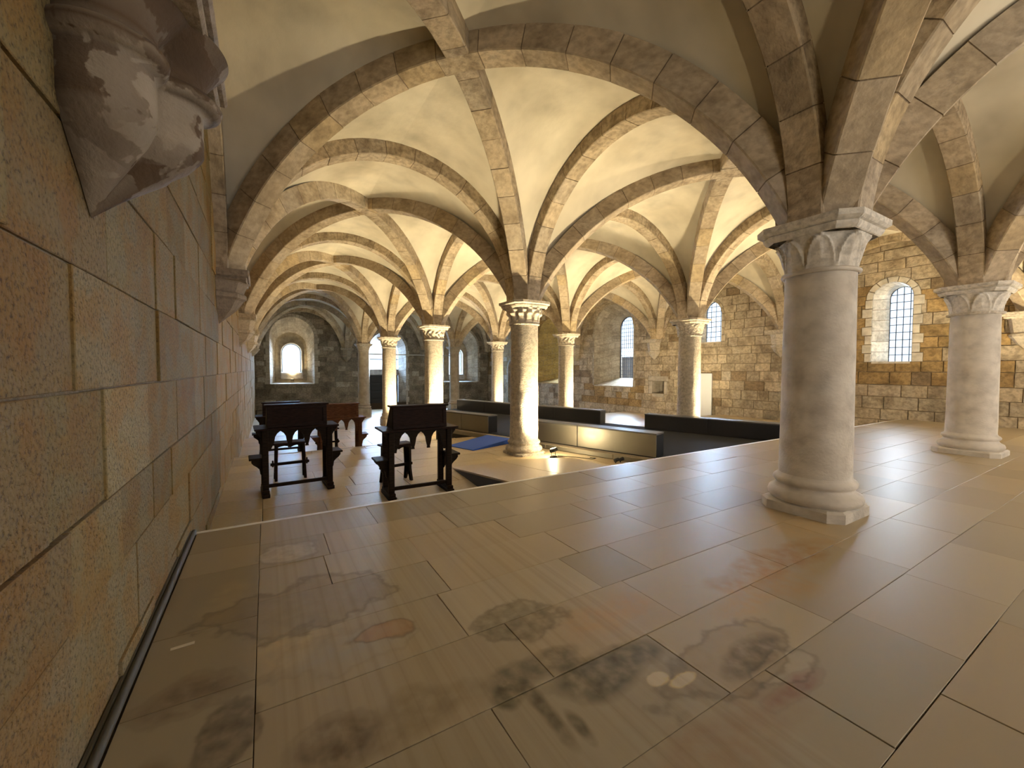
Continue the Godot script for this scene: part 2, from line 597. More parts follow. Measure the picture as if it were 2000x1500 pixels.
func rib(c0: Vector2, c1: Vector2, ins: float, bay: Node3D, split: bool, half_side := 0) -> void:
	var length := c0.distance_to(c1)
	var half := length / 2.0
	var dir := (c1 - c0) / length
	var side := Vector2(-dir.y, dir.x)
	var a := half - ins
	var r := APEX - CAP
	var rad := (a * a + r * r) / (2.0 * r)
	var cy := APEX - rad
	var t0 := asin((CAP - cy) / rad)
	var sweep := PI - 2.0 * t0
	var count := maxi(9, int(round(rad * sweep / 0.37)))
	if count % 2 == 0:
		count += 1
	var lo_w := -RW / 2.0 if half_side <= 0 else 0.0
	var hi_w := RW / 2.0 if half_side >= 0 else 0.0
	var pt := func(t: float, w: float, d: float) -> Vector3:
		var s := half - (rad + d) * cos(t)
		var y := cy + (rad + d) * sin(t)
		var q := c0 + dir * s + side * w
		return V(q.x, y, q.y)
	var section := func(sh: float, ch: float) -> Array:
		return [Vector2(lo_w + sh, DEP), Vector2(lo_w + sh, sh + ch), Vector2(lo_w + sh + ch, sh), Vector2(hi_w - sh - ch, sh), Vector2(hi_w - sh, sh + ch), Vector2(hi_w - sh, DEP)]
	var sweep_part := func(m: MB, ta: float, tb: float, steps: int, sec: Array, caps: bool, off: float) -> void:
		for i in steps:
			var t1 := lerpf(ta, tb, float(i) / steps)
			var t2 := lerpf(ta, tb, float(i + 1) / steps)
			for k in sec.size() - 1:
				var p: Vector2 = sec[k]
				var q: Vector2 = sec[k + 1]
				var o: Vector3 = pt.call((t1 + t2) / 2.0, (p.x + q.x) / 2.0, (p.y + q.y) / 2.0) - pt.call((t1 + t2) / 2.0, (lo_w + hi_w) / 2.0, DEP * 0.5)
				m.poly([pt.call(t1, p.x, p.y + off), pt.call(t2, p.x, p.y + off), pt.call(t2, q.x, q.y + off), pt.call(t1, q.x, q.y + off)], o)
		if caps:
			for e in [[ta, ta - 0.1], [tb, tb + 0.1]]:
				var pts := []
				for p in sec:
					pts.append(pt.call(e[0], p.x, p.y + off))
				m.poly(pts, pt.call(e[1], 0.0, 0.1) - pt.call(e[0], 0.0, 0.1))
	var core := MB.new()
	core.col = lin(0.24, 0.18, 0.12)
	sweep_part.call(core, t0 + 0.002, PI - t0 - 0.002, 24, section.call(0.007, 0.012), false, 0.0)
	var o := put("rib", core, M.mortar, bay)
	var joined := MB.new()
	for i in count:
		var g := 0.0028 / rad * S
		var ta := t0 + sweep * i / count + (g if i else 0.0)
		var tb := t0 + sweep * (i + 1) / count - (g if i < count - 1 else 0.0)
		var m := MB.new() if split else joined
		var k := rng.randf()
		m.col = lin(0.57, 0.475, 0.35) * rng.randf_range(0.88, 1.08)
		if k < 0.1:
			m.col = lin(0.58, 0.465, 0.30) * rng.randf_range(0.9, 1.05)
		elif k < 0.25:
			m.col = lin(0.56, 0.48, 0.38) * rng.randf_range(0.85, 1.1)
		sweep_part.call(m, ta, tb, 3, section.call(0.0, 0.009), true, rng.randf_range(-0.003, 0.003))
		if split:
			put("voussoir", m, M.rib, o)
	if not split:
		tag(put("voussoir", joined, M.rib, o), "", "", "", "stuff")


func web(corner: Vector2, mid: Vector2, q: Vector2, ins_s: float, ins_d: float, bay: Node3D) -> MB:
	var m := MB.new()
	var n := 18
	var k := 8
	var hs := corner.distance_to(mid)
	var hd := corner.distance_to(q)
	var a := half_arc(hs, ins_s, OFF, 0.98, n)
	var b := half_arc(hd, ins_d, OFF, 0.98, n)
	var ds := (mid - corner) / hs
	var dd := (q - corner) / hd
	var rows := []
	for i in n + 1:
		var r := PackedVector3Array()
		var p0 := corner + ds * a[i].x
		var p1 := corner + dd * b[i].x
		for j in k + 1:
			var f := float(j) / k
			var p := p0.lerp(p1, f)
			r.append(V(p.x, lerpf(a[i].y, b[i].y, f) + 0.035 * sin(PI * f) * float(i) / n, p.y))
		rows.append(r)
	m.col = lin(0.74, 0.685, 0.57)
	m.grid(rows, V(q.x, 0.0, q.y), true)
	return m


func vaults() -> void:
	for iz in ZL.size() - 1:
		for ixx in 3:
			var bay := thing("ceiling")
			tag(bay, "", "", "", "structure")
			var z0: float = ZL[iz]
			var z1: float = ZL[iz + 1]
			var x0: float = XL[ixx]
			var x1: float = XL[ixx + 1]
			var q := Vector2((x0 + x1) / 2.0, (z0 + z1) / 2.0)
			var split := iz >= 1 and iz <= 3
			for e in [[Vector2(x0, z0), Vector2(x1, z0)], [Vector2(x1, z0), Vector2(x1, z1)], [Vector2(x1, z1), Vector2(x0, z1)], [Vector2(x0, z1), Vector2(x0, z0)]]:
				var mid: Vector2 = (e[0] + e[1]) / 2.0
				var m := web(e[0], mid, q, 0.25, 0.21, bay)
				m.add(web(e[1], mid, q, 0.25, 0.21, bay))
				put("vault_web", m, M.plaster, bay)
			rib(Vector2(x0, z0), Vector2(x1, z1), 0.21, bay, split or iz == 0 and ixx == 0)
			rib(Vector2(x1, z0), Vector2(x0, z1), 0.21, bay, split)
			# the cross rib at the far side of the bay and the rib along its right side
			if iz == 0:
				rib(Vector2(x0, z0), Vector2(x1, z0), 0.25, bay, false)
			rib(Vector2(x0, z1), Vector2(x1, z1), 0.25, bay, iz <= 3)
			rib(Vector2(x1, z0), Vector2(x1, z1), 0.25, bay, split, 0)
			if ixx == 0:
				rib(Vector2(x0, z0), Vector2(x0, z1), 0.25, bay, split, 0)
	var roof := MB.new()
	roof.box(V(-1.7, 2.95, -3.4), V(12.9, 3.2, 22.6))  # unseen slab over the vaults, keeps the sky light out
	var rr := put("unseen_roof", roof, M.roof)
	tag(rr, "", "", "", "structure")


# ---------------------------------------------------------------- walls
func arch_line(u0: float, u1: float, v0: float, vs: float, jamb := 6, arc := 18, rise := 1.0) -> PackedVector2Array:
	var out := PackedVector2Array()
	var r := (u1 - u0) / 2.0
	for i in jamb:
		out.append(Vector2(u0, lerpf(v0, vs, float(i) / jamb)))
	for i in arc + 1:
		var t := PI - PI * i / arc
		out.append(Vector2((u0 + u1) / 2.0 + r * cos(t), vs + r * rise * sin(t)))
	for i in jamb:
		out.append(Vector2(u1, lerpf(vs, v0, float(i + 1) / jamb)))
	return out


func opening(w: Dictionary, called: String, o: Dictionary) -> Node3D:
	# o: outer line at the wall's face, inner line at the glass, depth of the glass, ring width of the dressed surround
	var win := thing(called)
	tag(win, "", "", "", "structure")
	var at: Callable = w.at
	var a: PackedVector2Array = arch_line(o.u0, o.u1, o.v0, o.vs, o.get("jamb", 6), o.get("arc", 18), o.get("rise", 1.0))
	var b: PackedVector2Array = arch_line(o.i0, o.i1, o.w0, o.ws, o.get("jamb", 6), o.get("arc", 18), o.get("rise", 1.0))
	var depth: float = o.depth
	var n := a.size()
	var mid := (centre(a) + centre(b)) / 2.0
	var inner_ref: Vector3 = at.call(mid.x, mid.y, -depth / 2.0)
	# backing of the reveal, the sill and the passage through the rest of the wall
	var back := MB.new()
	back.col = lin(0.36, 0.29, 0.21)
	var grow := func(p: Vector2, g: float) -> Vector2:
		return p + (p - mid).normalized() * g
	var nd: int = o.get("rows", 1)
	var flare: float = o.get("flare", 0.0) + 0.012
	for i in n - 1:
		var p0: Vector2 = grow.call(a[i], 0.012)
		var p1: Vector2 = grow.call(a[i + 1], 0.012)
		var q0: Vector2 = grow.call(b[i], 0.012)
		var q1: Vector2 = grow.call(b[i + 1], 0.012)
		back.poly([at.call(p0.x, p0.y, -0.012), at.call(p1.x, p1.y, -0.012), at.call(q1.x, q1.y, -depth), at.call(q0.x, q0.y, -depth)], inner_ref - at.call(p0.x, p0.y, -depth / 2))
		var z0: Vector2 = grow.call(b[i], flare)
		var z1: Vector2 = grow.call(b[i + 1], flare)
		back.poly([at.call(q0.x, q0.y, -depth), at.call(q1.x, q1.y, -depth), at.call(z1.x, z1.y, -1.1), at.call(z0.x, z0.y, -1.1)], inner_ref - at.call(q0.x, q0.y, -depth / 2))
	var z_start: Vector2 = grow.call(b[0], flare)
	var z_end: Vector2 = grow.call(b[n - 1], flare)
	back.poly([at.call(a[0].x - 0.012, a[0].y, -0.012), at.call(a[n - 1].x + 0.012, a[n - 1].y, -0.012), at.call(b[n - 1].x + 0.012, b[n - 1].y, -depth), at.call(b[0].x - 0.012, b[0].y, -depth)], Vector3.UP)
	back.poly([at.call(b[0].x - 0.012, b[0].y, -depth), at.call(b[n - 1].x + 0.012, b[n - 1].y, -depth), at.call(z_end.x, z_end.y, -1.1), at.call(z_start.x, z_start.y, -1.1)], Vector3.UP)
	put("reveal_backing", back, M.mortar, win)
	# stones of the reveal
	var groups := []
	var jn: int = o.get("jamb", 6)
	var an: int = o.get("arc", 18)
	for i in jn:
		groups.append([i, i + 1])
	for i in range(0, an, 2):
		groups.append([jn + i, jn + i + 2])
	for i in jn:
		groups.append([jn + an + i, jn + an + i + 1])
	var tone: Color = o.get("tone", lin(0.56, 0.5, 0.4))
	for gi in groups.size():
		var g: Array = groups[gi]
		for r in nd:
			var f0 := float(r) / nd
			var f1 := float(r + 1) / nd
			if nd > 1 and gi % 2:
				f0 = clampf(f0 - 0.4 / nd, 0.0, 1.0) if r else 0.0
				f1 = clampf(f1 - 0.4 / nd, 0.0, 1.0) if r < nd - 1 else 1.0
			var m := MB.new()
			m.col = tone * rng.randf_range(0.8, 1.12)
			for i in range(g[0], g[1]):
				var x0: Vector2 = a[i].lerp(b[i], f0 + (0.012 if r else 0.0))
				var x1: Vector2 = a[i + 1].lerp(b[i + 1], f0 + (0.012 if r else 0.0))
				var y0: Vector2 = a[i].lerp(b[i], f1)
				var y1: Vector2 = a[i + 1].lerp(b[i + 1], f1)
				if i == g[0]:
					x0 = x0.lerp(x1, 0.03)
					y0 = y0.lerp(y1, 0.03)
				if i == g[1] - 1:
					x1 = x1.lerp(x0, 0.03)
					y1 = y1.lerp(y0, 0.03)
				var d0 := -depth * (f0 + (0.012 if r else 0.0))
				var d1 := -depth * f1
				var inw: Vector3 = inner_ref - at.call(x0.x, x0.y, (d0 + d1) / 2)
				m.poly([at.call(x0.x, x0.y, d0), at.call(x1.x, x1.y, d0), at.call(y1.x, y1.y, d1), at.call(y0.x, y0.y, d1)], inw)
				if i == g[0]:
					var e0: Vector2 = grow.call(x0, 0.012)
					var e1: Vector2 = grow.call(y0, 0.012)
					m.poly([at.call(x0.x, x0.y, d0), at.call(y0.x, y0.y, d1), at.call(e1.x, e1.y, d1), at.call(e0.x, e0.y, d0)], at.call(a[i].x, a[i].y, 0) - at.call(a[i + 1].x, a[i + 1].y, 0))
			put("reveal_stone", m, M.wall, win)
	# sill
	var sill := MB.new()
	sill.col = tone * 1.05
	sill.poly([at.call(a[0].x + 0.01, a[0].y + 0.012, 0.015), at.call(a[n - 1].x - 0.01, a[n - 1].y + 0.012, 0.015), at.call(b[n - 1].x, b[n - 1].y + 0.012, -depth), at.call(b[0].x, b[0].y + 0.012, -depth)], Vector3.UP)
	sill.poly([at.call(a[0].x + 0.01, a[0].y + 0.012, 0.015), at.call(a[n - 1].x - 0.01, a[n - 1].y + 0.012, 0.015), at.call(a[n - 1].x - 0.01, a[n - 1].y - 0.03, 0.015), at.call(a[0].x + 0.01, a[0].y - 0.03, 0.015)], at.call(0, 0, 1) - at.call(0, 0, 0))
	if not o.get("no_sill", false):
		put("sill", sill, M.smooth, win)
	# dressed surround on the wall's face
	var ring: float = o.get("ring", 0.0)
	if ring > 0.0:
		var stones := []
		var qh: float = o.get("quoin", 0.17)
		var rows := maxi(3, int(round((o.vs - o.v0) / qh)))
		for sd in 2:
			for i in rows:
				var y0 := lerpf(o.v0, o.vs, float(i) / rows)
				var y1 := lerpf(o.v0, o.vs, float(i + 1) / rows)
				var wd := ring * (1.0 if (i + sd) % 2 else 1.45) * rng.randf_range(0.9, 1.1)
				stones.append(rect(o.u0 - wd, y0, o.u0, y1) if sd == 0 else rect(o.u1, y0, o.u1 + wd, y1))
		var rad: float = (o.u1 - o.u0) / 2.0
		var cu: float = (o.u0 + o.u1) / 2.0
		var rise: float = o.get("rise", 1.0)
		var vn := maxi(5, int(round(PI * rad / 0.14)))
		for i in vn:
			var p := PackedVector2Array()
			for k in 4:
				var t := PI * (i + k / 3.0) / vn
				p.append(Vector2(cu + rad * cos(t), o.vs + rad * rise * sin(t)))
			for k in 4:
				var t := PI * (i + (3 - k) / 3.0) / vn
				p.append(Vector2(cu + (rad + ring) * cos(t), o.vs + (rad * rise + ring) * sin(t)))
			stones.append(p)
		for p in stones:
			w.cutters.append(cutter(p))
			var m := MB.new()
			m.col = tone * rng.randf_range(0.88, 1.1)
			plate(m, inset(p if not Geometry2D.is_polygon_clockwise(p) else _rev(p), 0.006), at, -0.02, 0.012, 0.006)
			put("quoin", m, M.smooth, win)
	var hole := a.duplicate()
	w.cutters.append(cutter(hole))
	w.holes.append(cutter(hole))
	var outside := PackedVector2Array()
	for p in b:
		outside.append(grow.call(p, flare - 0.012))
	w.outer.append(cutter(outside))
	o.line = b
	return win


func _rev(p: PackedVector2Array) -> PackedVector2Array:
	var q := p.duplicate()
	q.reverse()
	return q


func glaze(w: Dictionary, win: Node3D, o: Dictionary, nu: int, nv: int, thick: float, frame := 0.02) -> void:
	var at: Callable = w.at
	var line: PackedVector2Array = o.line
	var d: float = -o.depth - 0.02
	if Geometry2D.is_polygon_clockwise(line):
		line = _rev(line)
	var top: float = o.ws + (o.i1 - o.i0) / 2.0 * o.get("rise", 1.0)
	for i in nu:
		for j in nv:
			var cell := rect(lerpf(o.i0, o.i1, float(i) / nu), lerpf(o.w0, top, float(j) / nv), lerpf(o.i0, o.i1, float(i + 1) / nu), lerpf(o.w0, top, float(j + 1) / nv))
			for p in Geometry2D.intersect_polygons(cell, line):
				if area2(p) < 0.0004:
					continue
				var m := MB.new()
				var tri := Geometry2D.triangulate_polygon(p)
				for k in range(0, tri.size(), 3):
					m.poly([at.call(p[tri[k]].x, p[tri[k]].y, d), at.call(p[tri[k + 1]].x, p[tri[k + 1]].y, d), at.call(p[tri[k + 2]].x, p[tri[k + 2]].y, d)], at.call(0, 0, 1) - at.call(0, 0, 0))
				if not m.empty():
					put("pane", m, M.glass, win)
	var r: float = (o.i1 - o.i0) / 2.0
	var cu: float = (o.i0 + o.i1) / 2.0
	for i in range(1, nu):
		var u := lerpf(o.i0, o.i1, float(i) / nu)
		var h: float = o.ws + sqrt(maxf(0.0, r * r - (u - cu) * (u - cu))) * o.get("rise", 1.0)
		var m := MB.new()
		m.tube(at.call(u, o.w0, d + 0.01), at.call(u, h, d + 0.01), thick * S, 6)
		put("bar", m, M.iron, win)
	for j in range(1, nv):
		var y := lerpf(o.w0, top, float(j) / nv)
		var hw := r
		if y > o.ws:
			var f: float = (y - o.ws) / o.get("rise", 1.0)
			hw = sqrt(maxf(0.0, r * r - f * f))
		if hw < 0.04:
			continue
		var m := MB.new()
		m.tube(at.call(cu - hw, y, d + 0.012), at.call(cu + hw, y, d + 0.012), thick * S, 6)
		put("bar", m, M.iron, win)
	if frame > 0.0:
		var m := MB.new()
		var q := inset(line, frame)
		for i in line.size():
			var k := (i + 1) % line.size()
			for e in [[d + 0.025, line[i], line[k], q[k], q[i]]]:
				m.poly([at.call(e[1].x, e[1].y, e[0]), at.call(e[2].x, e[2].y, e[0]), at.call(e[3].x, e[3].y, e[0]), at.call(e[4].x, e[4].y, e[0])], at.call(0, 0, 1) - at.call(0, 0, 0))
				m.poly([at.call(q[i].x, q[i].y, d - 0.02), at.call(q[k].x, q[k].y, d - 0.02), at.call(q[k].x, q[k].y, e[0]), at.call(q[i].x, q[i].y, e[0])], at.call(cu, o.ws, d) - at.call(q[i].x, q[i].y, d))
		put("frame", m, M.iron if o.get("iron", true) else M.smooth, win)


func skins(w: Dictionary, u0: float, u1: float, v0: float, v1: float, thick: float) -> void:
	var at: Callable = w.at
	var m := MB.new()
	m.col = w.mortar
	for layer in 2:
		var holes: Array = w.holes if layer == 0 else w.outer
		var marks := [u0, u1]
		for h in holes:
			marks.append((h.lo.x + h.hi.x) / 2.0)
		marks.sort()
		for i in marks.size() - 1:
			for p in cut(rect(marks[i], v0, marks[i + 1], v1), holes):
				var tri := Geometry2D.triangulate_polygon(p)
				for k in range(0, tri.size(), 3):
					var d := -0.012 if layer == 0 else -thick
					var q := []
					for e in 3:
						q.append(at.call(p[tri[k + e]].x, p[tri[k + e]].y, d))
					m.poly(q, (at.call(0, 0, 1) - at.call(0, 0, 0)) * (1.0 if layer == 0 else -1.0))
	m.poly([at.call(u0, v0, -0.012), at.call(u1, v0, -0.012), at.call(u1, v0, -thick), at.call(u0, v0, -thick)], Vector3.DOWN)
	m.poly([at.call(u0, v1, -0.012), at.call(u1, v1, -0.012), at.call(u1, v1, -thick), at.call(u0, v1, -thick)], Vector3.UP)
	for u in [u0, u1]:
		m.poly([at.call(u, v0, -0.012), at.call(u, v1, -0.012), at.call(u, v1, -thick), at.call(u, v0, -thick)], at.call(u, 0, 0) - at.call((u0 + u1) / 2, 0, 0))
	w.node.mesh = m.mesh()
	w.node.material_override = M.mortar


func new_wall(called: String, at: Callable, mortar: Color) -> Dictionary:
	var o := MeshInstance3D.new()
	o.name = called
	add_child(o, true)
	tag(o, "", "", "", "structure")
	return {"at": at, "cutters": [], "holes": [], "outer": [], "node": o, "mortar": mortar}


func stones(w: Dictionary, u0: float, u1: float, rows: Array, wmin: float, wmax: float, lines: Array, tone: Callable, joint: float, proud: float) -> Array:
	var out := []
	for r in rows.size() - 1:
		var u := u0 - rng.randf() * wmax * 0.7
		while u < u1:
			var wd := rng.randf_range(wmin, wmax)
			var a := maxf(u, u0)
			var b := minf(u + wd, u1)
			u += wd
			if b - a < 0.05:
				continue
			var v0: float = rows[r]
			var v1: float = rows[r + 1]
			var c := Vector2((a + b) / 2.0, (v0 + v1) / 2.0)
			if v0 > wall_arc_height(c.x, lines) + 0.04:
				continue
			var j := joint
			var jt := func() -> Vector2: return Vector2(rng.randf_range(-0.4, 0.4) * j, rng.randf_range(-0.5, 0.5) * j)
			var p := PackedVector2Array([Vector2(a + j, v0 + j) + jt.call(), Vector2((a + b) / 2, v0 + j) + jt.call(), Vector2(b - j, v0 + j) + jt.call(), Vector2(b - j, (v0 + v1) / 2) + jt.call(), Vector2(b - j, v1 - j) + jt.call(), Vector2((a + b) / 2, v1 - j) + jt.call(), Vector2(a + j, v1 - j) + jt.call(), Vector2(a + j, (v0 + v1) / 2) + jt.call()])
			var col: Color = tone.call(c)
			var d := rng.randf_range(-0.004, proud)
			for q in cut(p, w.cutters):
				if area2(q) < 0.0025:
					continue
				out.append({"p": q, "d0": -0.02, "d1": d, "b": minf(joint * 0.8, 0.008) if q.size() == 8 else 0.0, "col": col})
	return out


func walls() -> void:
	# ---- left wall: large golden blocks
	var left := new_wall("wall_left", func(u, v, d): return V(-0.41 + d, v, u), lin(0.27, 0.20, 0.12))
	var lrows := [-2.3, -2.0, -1.72, -1.45, -1.2, -0.93, -0.63, -0.39, -0.06, 0.26, 0.6, 0.92, 1.25, 1.58, 1.9, 2.2, 2.5, 2.8]
	var ltone := func(c: Vector2) -> Color:
		var k := rng.randf()
		var t := lin(0.28, 0.222, 0.112) * rng.randf_range(0.82, 1.08)
		if k < 0.2:
			t = lin(0.34, 0.275, 0.155) * rng.randf_range(0.8, 1.05)
		elif k < 0.3:
			t = lin(0.26, 0.19, 0.095)
		if c.y < -0.7 and c.x < 4.0:
			t = t.lerp(lin(0.32, 0.265, 0.18), 0.6)
		if c.x > 5.0:
			t = t.lerp(lin(0.58, 0.45, 0.26), 0.5)
		return t
	skins(left, -2.9, 21.9, -2.5, 2.95, 1.0)
	lay("stone_block", stones(left, -2.5, 21.3, lrows, 0.36, 0.7, ZL, ltone, 0.003, 0.008), left.at, M.wall_near, left.node)

	# ---- right wall: smaller coursed blocks, windows, a niche
	var right := new_wall("wall_right", func(u, v, d): return V(11.15 - d, v, u), lin(0.30, 0.235, 0.155))
	var o1 := {"u0": 2.98, "u1": 3.62, "v0": 0.17, "vs": 1.5, "i0": 3.02, "i1": 3.46, "w0": 0.17, "ws": 1.54, "depth": 0.42, "flare": 0.55, "ring": 0.12, "quoin": 0.19, "tone": lin(0.76, 0.72, 0.64), "no_sill": false}
	var w1 := opening(right, "window_1", o1)
	glaze(right, w1, o1, 4, 10, 0.008, 0.012)
	var o2 := {"u0": 7.02, "u1": 7.82, "v0": 0.8, "vs": 1.6, "i0": 7.12, "i1": 7.72, "w0": 0.83, "ws": 1.72, "depth": 0.36, "flare": 0.6, "ring": 0.09, "quoin": 0.2, "tone": lin(0.58, 0.51, 0.4)}
	var w2 := opening(right, "window_2", o2)
	glaze(right, w2, o2, 4, 8, 0.008, 0.012)
	var o3 := {"u0": 10.28, "u1": 12.28, "v0": -0.62, "vs": 1.42, "i0": 10.95, "i1": 11.78, "w0": -0.34, "ws": 1.62, "depth": 0.9, "flare": 0.15, "rows": 3, "jamb": 8, "ring": 0.09, "quoin": 0.25, "tone": lin(0.56, 0.49, 0.38)}
	var w3 := opening(right, "window_3", o3)
	glaze(right, w3, o3, 8, 16, 0.007, 0.02)
	var o4 := {"u0": 14.25, "u1": 16.2, "v0": -0.62, "vs": 1.35, "i0": 14.5, "i1": 15.3, "w0": -0.34, "ws": 1.55, "depth": 0.9, "flare": 0.15, "rows": 3, "jamb": 8, "tone": lin(0.52, 0.39, 0.17)}  # golden tone puts the warm light of this recess into the stone
	var w4 := opening(right, "window_4", o4)
	glaze(right, w4, o4, 8, 16, 0.007, 0.02)
	var o7 := {"u0": -0.9, "u1": -0.26, "v0": 0.17, "vs": 1.5, "i0": -0.86, "i1": -0.42, "w0": 0.17, "ws": 1.54, "depth": 0.42, "flare": 0.55, "ring": 0.12, "quoin": 0.19, "tone": lin(0.62, 0.56, 0.46)}
	var w7 := opening(right, "window_7", o7)  # out of view, repeats the seen windows to let daylight in
	glaze(right, w7, o7, 4, 10, 0.008, 0.012)
	# dark arched doorway at the far end
	var o5 := {"u0": 18.2, "u1": 19.0, "v0": -2.0, "vs": 0.05, "i0": 18.22, "i1": 18.98, "w0": -2.0, "ws": 0.05, "depth": 0.3, "ring": 0.12, "quoin": 0.25, "no_sill": true}
	var d5 := opening(right, "door_2", o5)
	var leaf := MB.new()
	plate(leaf, _rev(o5.line), right.at, -0.4, -0.32, 0.0)
	put("door_leaf", leaf, M.door, d5)
	# square niche with a dressed frame
	var nu0 := 8.95
	var nu1 := 9.42
	var nv0 := -0.79
	var nv1 := -0.38
	var niche := thing("wall_niche")
	tag(niche, "", "", "", "structure")
	var nb := MB.new()
	nb.col = lin(0.55, 0.5, 0.42)
	var ra: Callable = right.at
	nb.poly([ra.call(nu0, nv0, -0.4), ra.call(nu1, nv0, -0.4), ra.call(nu1, nv1, -0.4), ra.call(nu0, nv1, -0.4)], Vector3.LEFT)
	nb.poly([ra.call(nu0, nv0, 0), ra.call(nu0, nv1, 0), ra.call(nu0, nv1, -0.4), ra.call(nu0, nv0, -0.4)], Vector3(0, 0, -1))
	nb.poly([ra.call(nu1, nv0, 0), ra.call(nu1, nv1, 0), ra.call(nu1, nv1, -0.4), ra.call(nu1, nv0, -0.4)], Vector3(0, 0, 1))
	nb.poly([ra.call(nu0, nv0, 0), ra.call(nu1, nv0, 0), ra.call(nu1, nv0, -0.4), ra.call(nu0, nv0, -0.4)], Vector3.UP)
	nb.poly([ra.call(nu0, nv1, 0), ra.call(nu1, nv1, 0), ra.call(nu1, nv1, -0.4), ra.call(nu0, nv1, -0.4)], Vector3.DOWN)
	put("recess", nb, M.smooth, niche)
	for q in [rect(nu0 - 0.13, nv0 - 0.02, nu0, nv1), rect(nu1, nv0 - 0.02, nu1 + 0.16, nv1), rect(nu0 - 0.16, nv1, nu1 + 0.18, nv1 + 0.17), rect(nu0, nv0 - 0.12, nu1, nv0)]:
		var m := MB.new()
		m.col = lin(0.6, 0.54, 0.45) * rng.randf_range(0.9, 1.08)
		plate(m, inset(q, 0.006), ra, -0.02, 0.012, 0.006)
		put("frame_stone", m, M.smooth, niche)
		right.cutters.append(cutter(q))
	right.cutters.append(cutter(rect(nu0, nv0, nu1, nv1)))
	right.holes.append(cutter(rect(nu0, nv0, nu1, nv1)))
	skins(right, -2.9, 21.9, -2.5, 2.95, 1.1)
	var rrows := [-2.3]
	while rrows[-1] < 2.8:
		rrows.append(rrows[-1] + rng.randf_range(0.2, 0.3))
	var rtone := func(c: Vector2) -> Color:
		var k := rng.randf()
		var t := lin(0.57, 0.49, 0.37) * rng.randf_range(0.78, 1.15)
		if k < 0.14:
			t = lin(0.56, 0.49, 0.39)
		elif k < 0.22:
			t = lin(0.34, 0.26, 0.17)
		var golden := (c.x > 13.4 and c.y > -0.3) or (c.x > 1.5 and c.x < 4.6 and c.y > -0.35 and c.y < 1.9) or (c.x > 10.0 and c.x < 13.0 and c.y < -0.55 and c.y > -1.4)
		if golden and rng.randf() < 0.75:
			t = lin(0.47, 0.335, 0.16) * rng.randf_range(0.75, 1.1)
		elif c.y < -0.6 and c.x < 8.5 and rng.randf() < 0.5:
			t = lin(0.5, 0.44, 0.34) * rng.randf_range(0.75, 1.1)
		return t
	lay("stone_block", stones(right, -2.5, 21.3, rrows, 0.26, 0.62, ZL, rtone, 0.006, 0.014), right.at, M.wall, right.node)

	# ---- far wall: greyer stones, two windows and the door
	var far := new_wall("wall_far", func(u, v, d): return V(u, v, 21.3 - d), lin(0.23, 0.18, 0.125))
	var f1 := {"u0": 0.17, "u1": 1.97, "v0": -0.7, "vs": 1.45, "i0": 0.38, "i1": 1.7, "w0": -0.62, "ws": 1.05, "depth": 0.75, "rows": 2, "jamb": 7, "ring": 0.16, "quoin": 0.26, "tone": lin(0.6, 0.53, 0.43)}
	var fw1 := opening(far, "window_5", f1)
	far_light(far, fw1, f1, 0.66, 1.47, -0.18, 0.78)
	var f3 := {"u0": 8.35, "u1": 10.45, "v0": -0.72, "vs": 1.2, "i0": 8.7, "i1": 10.1, "w0": -0.66, "ws": 1.0, "depth": 0.75, "rows": 2, "jamb": 7, "ring": 0.12, "quoin": 0.26, "tone": lin(0.62, 0.57, 0.5)}
	var fw3 := opening(far, "window_6", f3)
	far_light(far, fw3, f3, 9.0, 9.85, -0.3, 0.8)
	var f2 := {"u0": 4.42, "u1": 6.3, "v0": -2.05, "vs": 0.95, "i0": 4.62, "i1": 6.1, "w0": -2.05, "ws": 0.85, "depth": 0.7, "rows": 2, "jamb": 9, "ring": 0.12, "quoin": 0.3, "tone": lin(0.58, 0.53, 0.47), "no_sill": true}
	var fd := opening(far, "door_1", f2)
	var fa: Callable = far.at
	var dl := MB.new()
	for k in 2:
		var a := lerpf(f2.i0, f2.i1, k / 2.0) + 0.01
		var b := lerpf(f2.i0, f2.i1, (k + 1) / 2.0) - 0.01
		dl = MB.new()
		plate(dl, rect(a, -2.03, b, -0.32), fa, -0.86, -0.8, 0.01)
		for r in 4:
			plate(dl, rect(a + 0.06, -1.95 + r * 0.41, b - 0.06, -1.95 + r * 0.41 + 0.35), fa, -0.8, -0.785, 0.012)
		put("door_leaf", dl, M.door, fd)
	var tr := MB.new()
	tr.col = lin(0.5, 0.48, 0.46)
	plate(tr, rect(f2.i0, -0.32, f2.i1, -0.02), fa, -0.88, -0.74, 0.02)
	put("transom", tr, M.smooth, fd)
	for k in 2:
		var a := lerpf(f2.i0, f2.i1, k / 2.0)
		var b := lerpf(f2.i0, f2.i1, (k + 1) / 2.0)
		var line: PackedVector2Array = _rev(f2.line) if Geometry2D.is_polygon_clockwise(f2.line) else f2.line
		for p in Geometry2D.intersect_polygons(rect(a, -0.02, b, 1.9), line):
			var m := MB.new()
			plate(m, p, fa, -0.79, -0.785, 0.0)
			put("pane", m, M.glass, fd)
	for q in [[(f2.i0 + f2.i1) / 2, -0.02, (f2.i0 + f2.i1) / 2, 1.58], [f2.i0, 0.5, f2.i1, 0.5]]:
		var m := MB.new()
		m.tube(fa.call(q[0], q[1], -0.77), fa.call(q[2], q[3], -0.77), 0.018 * S, 6)
		put("glazing_bar", m, M.iron, fd)
	skins(far, -1.4, 12.25, -2.5, 2.95, 1.1)
	var frows := [-2.3]
	while frows[-1] < 2.8:
		frows.append(frows[-1] + rng.randf_range(0.19, 0.3))
